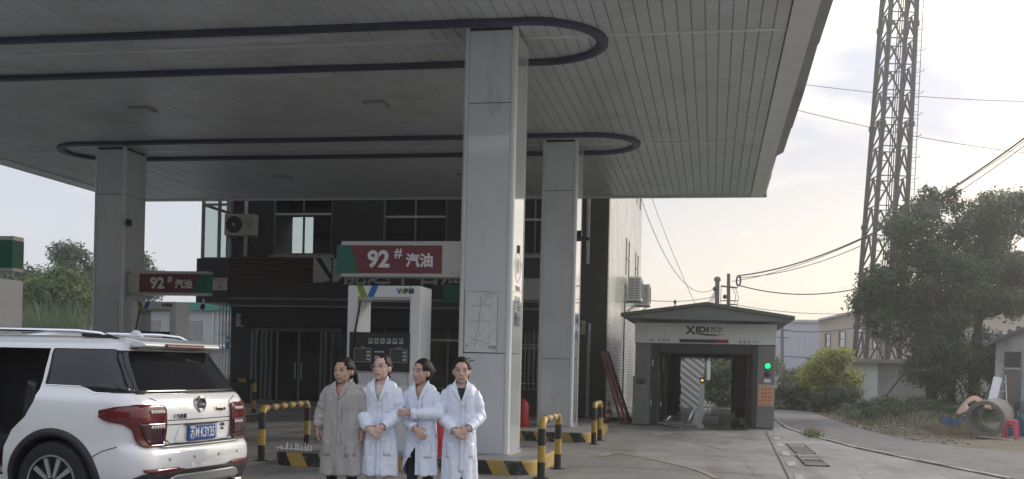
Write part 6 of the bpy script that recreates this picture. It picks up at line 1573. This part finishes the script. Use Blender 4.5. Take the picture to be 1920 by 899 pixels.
    rows = [(h - .243 * S, .062 * W, .056, .02), (h - .258 * S, .088 * W, .070, .016), (h - .278 * S, .125 * W, .084, .014), (h - .305 * S, .152 * W, .098, .010), (h - .36 * S, .160 * W, .112, .004), (h - .44 * S, .156 * W, .118, .0), (h - .56 * S, .150 * W, .114, .0),
            (h - .68 * S, .158 * W, .120, .0), (h - .84 * S, .172 * W, .128, .005), (1.0 * S - .38, .180 * W, .134, .005), (hem, .186 * W, .138, .005)]
    loft(c, rows, 40)
    for (sh_, el, wr, hd, hn, curl, mir) in arms:
        sh_, el, wr = Vector(sh_), Vector(el), Vector(wr); q = wr - (wr - el).normalized() * .02; pts = []; rr_ = []
        for k in range(15):
            u = k / 14
            p = sh_.lerp(el, u * 2) if u < .5 else el.lerp(q, u * 2 - 1)
            rad = (.052 + .014 * min(1, u * 8)) - .008 * u - .010 * max(0, u - .7) / .3 + (.006 * math.sin(k * 2.3 + seed)) * (1 if .25 < u else 0)
            pts.append(p); rr_.append(rad * (1 + (W - 1) * .5))
        c.tube(pts, rr_, 14)
    cm = remeshed(c, 'coat', [coat_m], .0070, 9, .5)
    nv = len(cm.vertices); co = np.empty(nv * 3, dtype=np.float32); cm.vertices.foreach_get('co', co); co = co.reshape(-1, 3)
    nn = np.empty(nv * 3, dtype=np.float32); cm.vertices.foreach_get('normal', nn); nn = nn.reshape(-1, 3)
    dsp = np.empty(nv)
    for i in range(nv):
        x, y, z = (float(q) for q in co[i]); low = max(0, min(1, (1.0 * S - z) / .5))
        q1 = mnoise.noise(Vector((x * 8 + seed * 3 + z * 1.5, y * 8, z * 2.2 - x * 3))); q2 = mnoise.noise(Vector((x * 13 - z * 8 + seed, y * 13 + seed, z * 9 + x * 9)))
        q3 = mnoise.noise(Vector((x * 20 + z * 14 + seed * 2, y * 20, z * 22 - x * 14)))
        dsp[i] = (.011 * ((1 - abs(q1)) ** 3 - .35) + .0042 * ((1 - abs(q2)) ** 5 - .2) + .0008 * ((1 - abs(q3)) ** 7 - .2)
                  + low * .008 * math.sin(math.atan2(y, x) * 7 + seed * 2 + 2.2 * mnoise.noise(Vector((x * 3, y * 3, z * 2)))) - .009 * max(0, 1 - abs(x - .02) / .014) * (y < 0) * (z < h - .45))
    co = co + nn * dsp[:, None].astype(np.float32); cm.vertices.foreach_set('co', co.ravel())
    bm = bmesh.new(); bm.from_mesh(cm); zv = h - .262 * S - vneck; kill = []
    for f in bm.faces:
        q = f.calc_center_median()
        if q.y < .01 and q.z > zv and abs(q.x) < (q.z - zv) * .42 and q.z < h - .2: kill.append(f)
        elif opening and opening(q.x, q.y, q.z): kill.append(f)
    bmesh.ops.delete(bm, geom=kill, context='FACES'); bm.to_mesh(cm); bm.free(); cm.update()
    o = bpy.data.objects.new('coat', cm); COL.objects.link(o); o.parent = t
    if coat_label: o['label'] = coat_label
    def fronty(x, z):
        for a, b_ in zip(rows[:-1], rows[1:]):
            if b_[0] <= z <= a[0]:
                u = (a[0] - z) / (a[0] - b_[0]); w = a[1] + (b_[1] - a[1]) * u; d = a[2] + (b_[2] - a[2]) * u; yo = a[3] + (b_[3] - a[3]) * u
                return yo - d * max(0, 1 - (abs(x) / w) ** 2.3) ** .45
        return -.1
    # lapels, buttons, pocket
    for s in (-1, 1):
        zt = h - .232 * S
        outl = [(.004, zv - .01), (.030, zv + .02), (.082, zv + .085), (.066, zv + .092), (.090, zv + .108), (.088, zt - .03), (.066, zt), (.058, zt - .006), (.032, zv + .085), (.012, zv + .03)]
        mb = MB(); pts = [(s * x, min(fronty(x, min(z, h - .25 * S)), .02 if z > h - .25 * S else 9) - .013 - (.01 if z > h - .27 * S else 0), z) for x, z in outl]
        mb.add(pts, [tuple(range(len(pts)))]); lp_ = mb.build('lapel', coat_m, t); sd2 = lp_.modifiers.new('thick', 'SOLIDIFY'); sd2.thickness = .008; sd2.offset = 0
        mb = MB(); vs = []
        for k in range(7):
            a = R(62 + 112 * k / 6); r0 = .075 * (1 + (W - 1) * .4); vs += [(s * r0 * math.sin(a), .018 - r0 * .9 * math.cos(a) * .8, zt - .035), (s * r0 * .84 * math.sin(a), .018 - r0 * .78 * math.cos(a) * .8, zt + .022)]
        mb.add(vs, [(2 * k, 2 * k + 2, 2 * k + 3, 2 * k + 1) for k in range(6)]); cl_ = mb.build('collar', coat_m, t, smooth=True); sd2 = cl_.modifiers.new('thick', 'SOLIDIFY'); sd2.thickness = .008
    M_btn = mat('coat_button', (.5, .52, .56), .4)
    for k in range(4):
        z = zv - .05 - k * .11
        if opening and opening(.012, -.15, z): continue
        MB().lathe([(.008, 0), (.008, -.006)], (.012, fronty(.012, z) - .010, z), 'y', 10).build('button', M_btn, t)
    # front placket and hip pockets
    pc = MB(); zs_ = [zv - .01 - (zv - .01 - hem) * k / 30 for k in range(31)]
    if opening: zs_ = [z for z in zs_ if z > (.71 if opening(-.05, -.1, .60) else .45)]
    pc.add([(x, fronty(x, z) - .008 - .004 * math.sin(z * 23 + seed), z) for z in zs_ for x in (-.006, .014, .034)], [(3 * j + i, 3 * j + i + 1, 3 * j + i + 4, 3 * j + i + 3) for j in range(len(zs_) - 1) for i in range(2)])
    pco = pc.build('placket', coat_m, t, smooth=True); sd2 = pco.modifiers.new('thick', 'SOLIDIFY'); sd2.thickness = .004; sd2.offset = 0
    for xa in (-.145, .065):
        hp = MB(); zz = [.60 + .15 * k / 4 for k in range(5)]; xx = [xa * W + .08 * W * k / 3 for k in range(4)]
        hp.add([(x, fronty(x, z * S) - .007, z * S) for z in zz for x in xx], [(4 * j + i, 4 * j + i + 1, 4 * j + i + 5, 4 * j + i + 4) for j in range(4) for i in range(3)])
        hpo = hp.build('pocket', coat_m, t, smooth=True); sd2 = hpo.modifiers.new('thick', 'SOLIDIFY'); sd2.thickness = .003; sd2.offset = 0
    pk = MB(); x0, x1, z0, z1 = .05, .15, zv - .10, zv - .0
    pk.add([(x, fronty(x, z) - .011, z) for z in (z0, z1) for x in (x0, (x0 + x1) / 2, x1)], [(0, 1, 4, 3), (1, 2, 5, 4)]); po = pk.build('pocket', coat_m, t); sd2 = po.modifiers.new('thick', 'SOLIDIFY'); sd2.thickness = .006
    for (sh_, el, wr, *_r) in arms:
        el, wr = Vector(el), Vector(wr); d = (wr - el).normalized(); rc = .047 * (1 + (W - 1) * .4)
        MB().tube([wr - d * .055, wr - d * .03, wr - d * .008], [rc * .98, rc * 1.06, rc], 14, cap=False).build('cuff', coat_m, t, smooth=True)
    # ---- hair
    hm = MB(); nn_, mm_ = 26, 18; vs = []; fs = []
    for i in range(mm_ + 1):
        ph = math.pi * i / mm_
        for k in range(nn_):
            th2 = 2 * math.pi * k / nn_; wob = 1 + .025 * math.sin(th2 * 7 + i) + rs.uniform(-.012, .012)
            vs.append((  .079 * S * wf * wob * math.sin(ph) * math.cos(th2), .018 + .096 * S * wob * math.sin(ph) * math.sin(th2), zc + .016 + .108 * S * wob * math.cos(ph)))
    for i in range(mm_):
        for k in range(nn_):
            idx = (i * nn_ + k, (i + 1) * nn_ + k, (i + 1) * nn_ + (k + 1) % nn_, i * nn_ + (k + 1) % nn_)
            q = sum((Vector(vs[j]) for j in idx), Vector()) / 4; zl = q.z - zc
            hl = .088 - .055 * min(1, (abs(q.x) / .075) ** 2)
            if q.y < -.035 and zl < hl: continue
            if -.035 <= q.y < .008 and zl < .02 + .0 * q.y: continue
            if zl < -.065: continue
            fs.append(idx)
    hm.add(vs, fs)
    if hair in ('bun', 'messy'):
        hm.ell((.0 if hair == 'bun' else .02, .115 * S, zc + (.01 if hair == 'bun' else .045)), .045, .04, .045, 12, 9)
    if hair == 'messy':
        for k in range(7):
            a = R(20 + 40 * k); hm.tube([(.02, .1, zc + .06), (.03 + .05 * math.cos(a), .105, zc + .075 + .04 * math.sin(a)), (.045 + .075 * math.cos(a), .10, zc + .085 + .035 * math.sin(a))], [.008, .006, .003], 5)
    if hair == 'tail':
        hm.tube([(0.02, .09, zc + .01), (.05, .115, zc - .03), (.07, .10, zc - .10), (.075, .08, zc - .17)], [.03, .03, .022, .01], 8)
    hm.v = [tuple(HM @ Vector(v)) for v in hm.v]
    ho = hm.build('hair', M_hair, t, smooth=60); sd3 = ho.modifiers.new('thick', 'SOLIDIFY'); sd3.thickness = .008
    if glasses:
        g = MB()
        for s in (-1, 1):
            pts = [(s * (.036 + .024 * math.cos(a)), -.098 + .012 * abs(math.cos(a)) * (s * math.cos(a) > 0), zc + .008 + .019 * math.sin(a)) for a in [2 * math.pi * k / 14 for k in range(15)]]
            g.tube(pts, .0018, 5); g.tube([(s * .06, -.085, zc + .012), (s * .079, .01, zc + .012)], .0018, 5)
        g.tube([(-.012, -.1, zc + .012), (.012, -.1, zc + .012)], .0018, 5)
        g.v = [tuple(HM @ Vector(v)) for v in g.v]; g.build('spectacles', M_gframe, t)
    return t
K1 = skinmat('skin_warm', (0.50, 0.31, 0.225)); K2 = skinmat('skin_fair', (0.60, 0.40, 0.325)); K3 = skinmat('skin_tan', (0.50, 0.32, 0.24)); K4 = skinmat('skin_light', (0.55, 0.365, 0.29))
def coatmat(name, c, sc): return mat(name, c, .42, var=.05, vs=6, bump=.06, bs=25)
CG = coatmat('grey_beige_cotton', (0.36, 0.345, 0.33), 6); CW = coatmat('white_cotton', (0.70, 0.75, 0.86), 6)
T_pink = mat('pink_shirt', (.62, .28, .30), .8); T_cream = mat('cream_shirt', (.62, .57, .46), .8); T_skin = K3; T_dark = mat('dark_top', (.03, .03, .035), .8)
G_dark = mat('dark_trousers', (.014, .016, .022), .8); G_cream = mat('cream_skirt', (.50, .46, .38), .8); G_black = mat('black_trousers', (.012, .012, .014), .8)
def arms_clasped(S, W, dz=0.0):
    e = .205 * W
    return [((-.135 * W, .01, 1.262 * S), (-e, .0, 1.01 * S), (-.065, -.205, .865 * S + dz), (.85, -.25, -.42), (-.25, -.9, .35), .55, 1),
            ((.135 * W, .01, 1.262 * S), (e, .0, 1.01 * S), (.075, -.215, .89 * S + dz), (-.78, -.12, -.62), (.2, -.95, .2), .5, -1)]
A1 = [((-.155, .01, 1.235), (-.235, .03, 1.02), (-.255, -.03, .86), (.05, -.12, -1), (-.9, -.3, .05), .45, -1), ((.155, .01, 1.235), (.225, .04, 1.02), (.225, -.02, .85), (0, -.1, -1), (.95, -.2, 0), .45, 1)]
A3 = [((-.13, .01, 1.24), (-.205, -.02, 1.01), (.0, -.20, .885), (.75, -.2, -.65), (-.1, -.95, .2), .5, 1), ((.13, .01, 1.24), (.205, -.04, 1.03), (-.06, -.235, 1.035), (-.95, .12, .12), (0, -.95, .2), .6, -1)]
person('woman in grey-beige coat and pink shirt, arms down, first from the left', (-3.665, 10.31, 0), YAW + R(-14), 1.57, 1.27, CG, K1, T_pink, G_dark, A1, R(-12), R(3), 'tail', vneck=.15, seed=3, hem=.395)
person('woman in white coat over cream top, spectacles, hands clasped, second from the left', (-3.28, 10.36, 0), YAW + R(-8), 1.615, 1.0, CW, K2, T_cream, G_cream, arms_clasped(1.615 / 1.6, 1.0), R(-14), R(-2), 'bun', True, vneck=.20, seed=5, hem=.405)
person('woman in white coat with one forearm across her waist, third from the left', (-2.885, 10.46, 0), YAW + R(-12), 1.575, .97, CW, K3, T_skin, G_dark, A3, R(-32), R(0), 'bun', vneck=.15, seed=8, hem=.41,
       opening=lambda x, y, z: y < 0 and z < .70 and -.02 - (.70 - z) * .62 < x < -.015)
person('woman in white coat with messy pinned-up hair, hands clasped, beside the pillar', (-2.49, 10.52, 0), YAW + R(4), 1.60, .97, CW, K4, T_dark, G_black, arms_clasped(1.0, .97, .01), R(-2), R(4), 'messy', True, vneck=.17, seed=11, hem=.36,
       opening=lambda x, y, z: y < 0 and z < .42 and abs(x - .02) < (.42 - z) * .5)

# ------------------------------------------------------------------ haze volume added to imitate the sun's veiling glare
hzm = bpy.data.materials.new('glare_haze'); hzm.use_nodes = True; hn_ = hzm.node_tree; hn_.nodes.clear()
ho_ = hn_.nodes.new('ShaderNodeOutputMaterial'); hv = hn_.nodes.new('ShaderNodeVolumePrincipled')
hv.inputs['Color'].default_value = (.93, .95, 1.0, 1); hv.inputs['Density'].default_value = .0022; hv.inputs['Anisotropy'].default_value = .68
hn_.links.new(hv.outputs[0], ho_.inputs['Volume'])
hzo = MB().box(-60, 60, -50, 125, -1.2, 32).build('haze', hzm); tag(hzo, 'thin pale haze volume added to imitate veiling glare from the sun', 'haze', kind='stuff')

bpy.data.objects.remove(_txo); bpy.data.curves.remove(_txt)
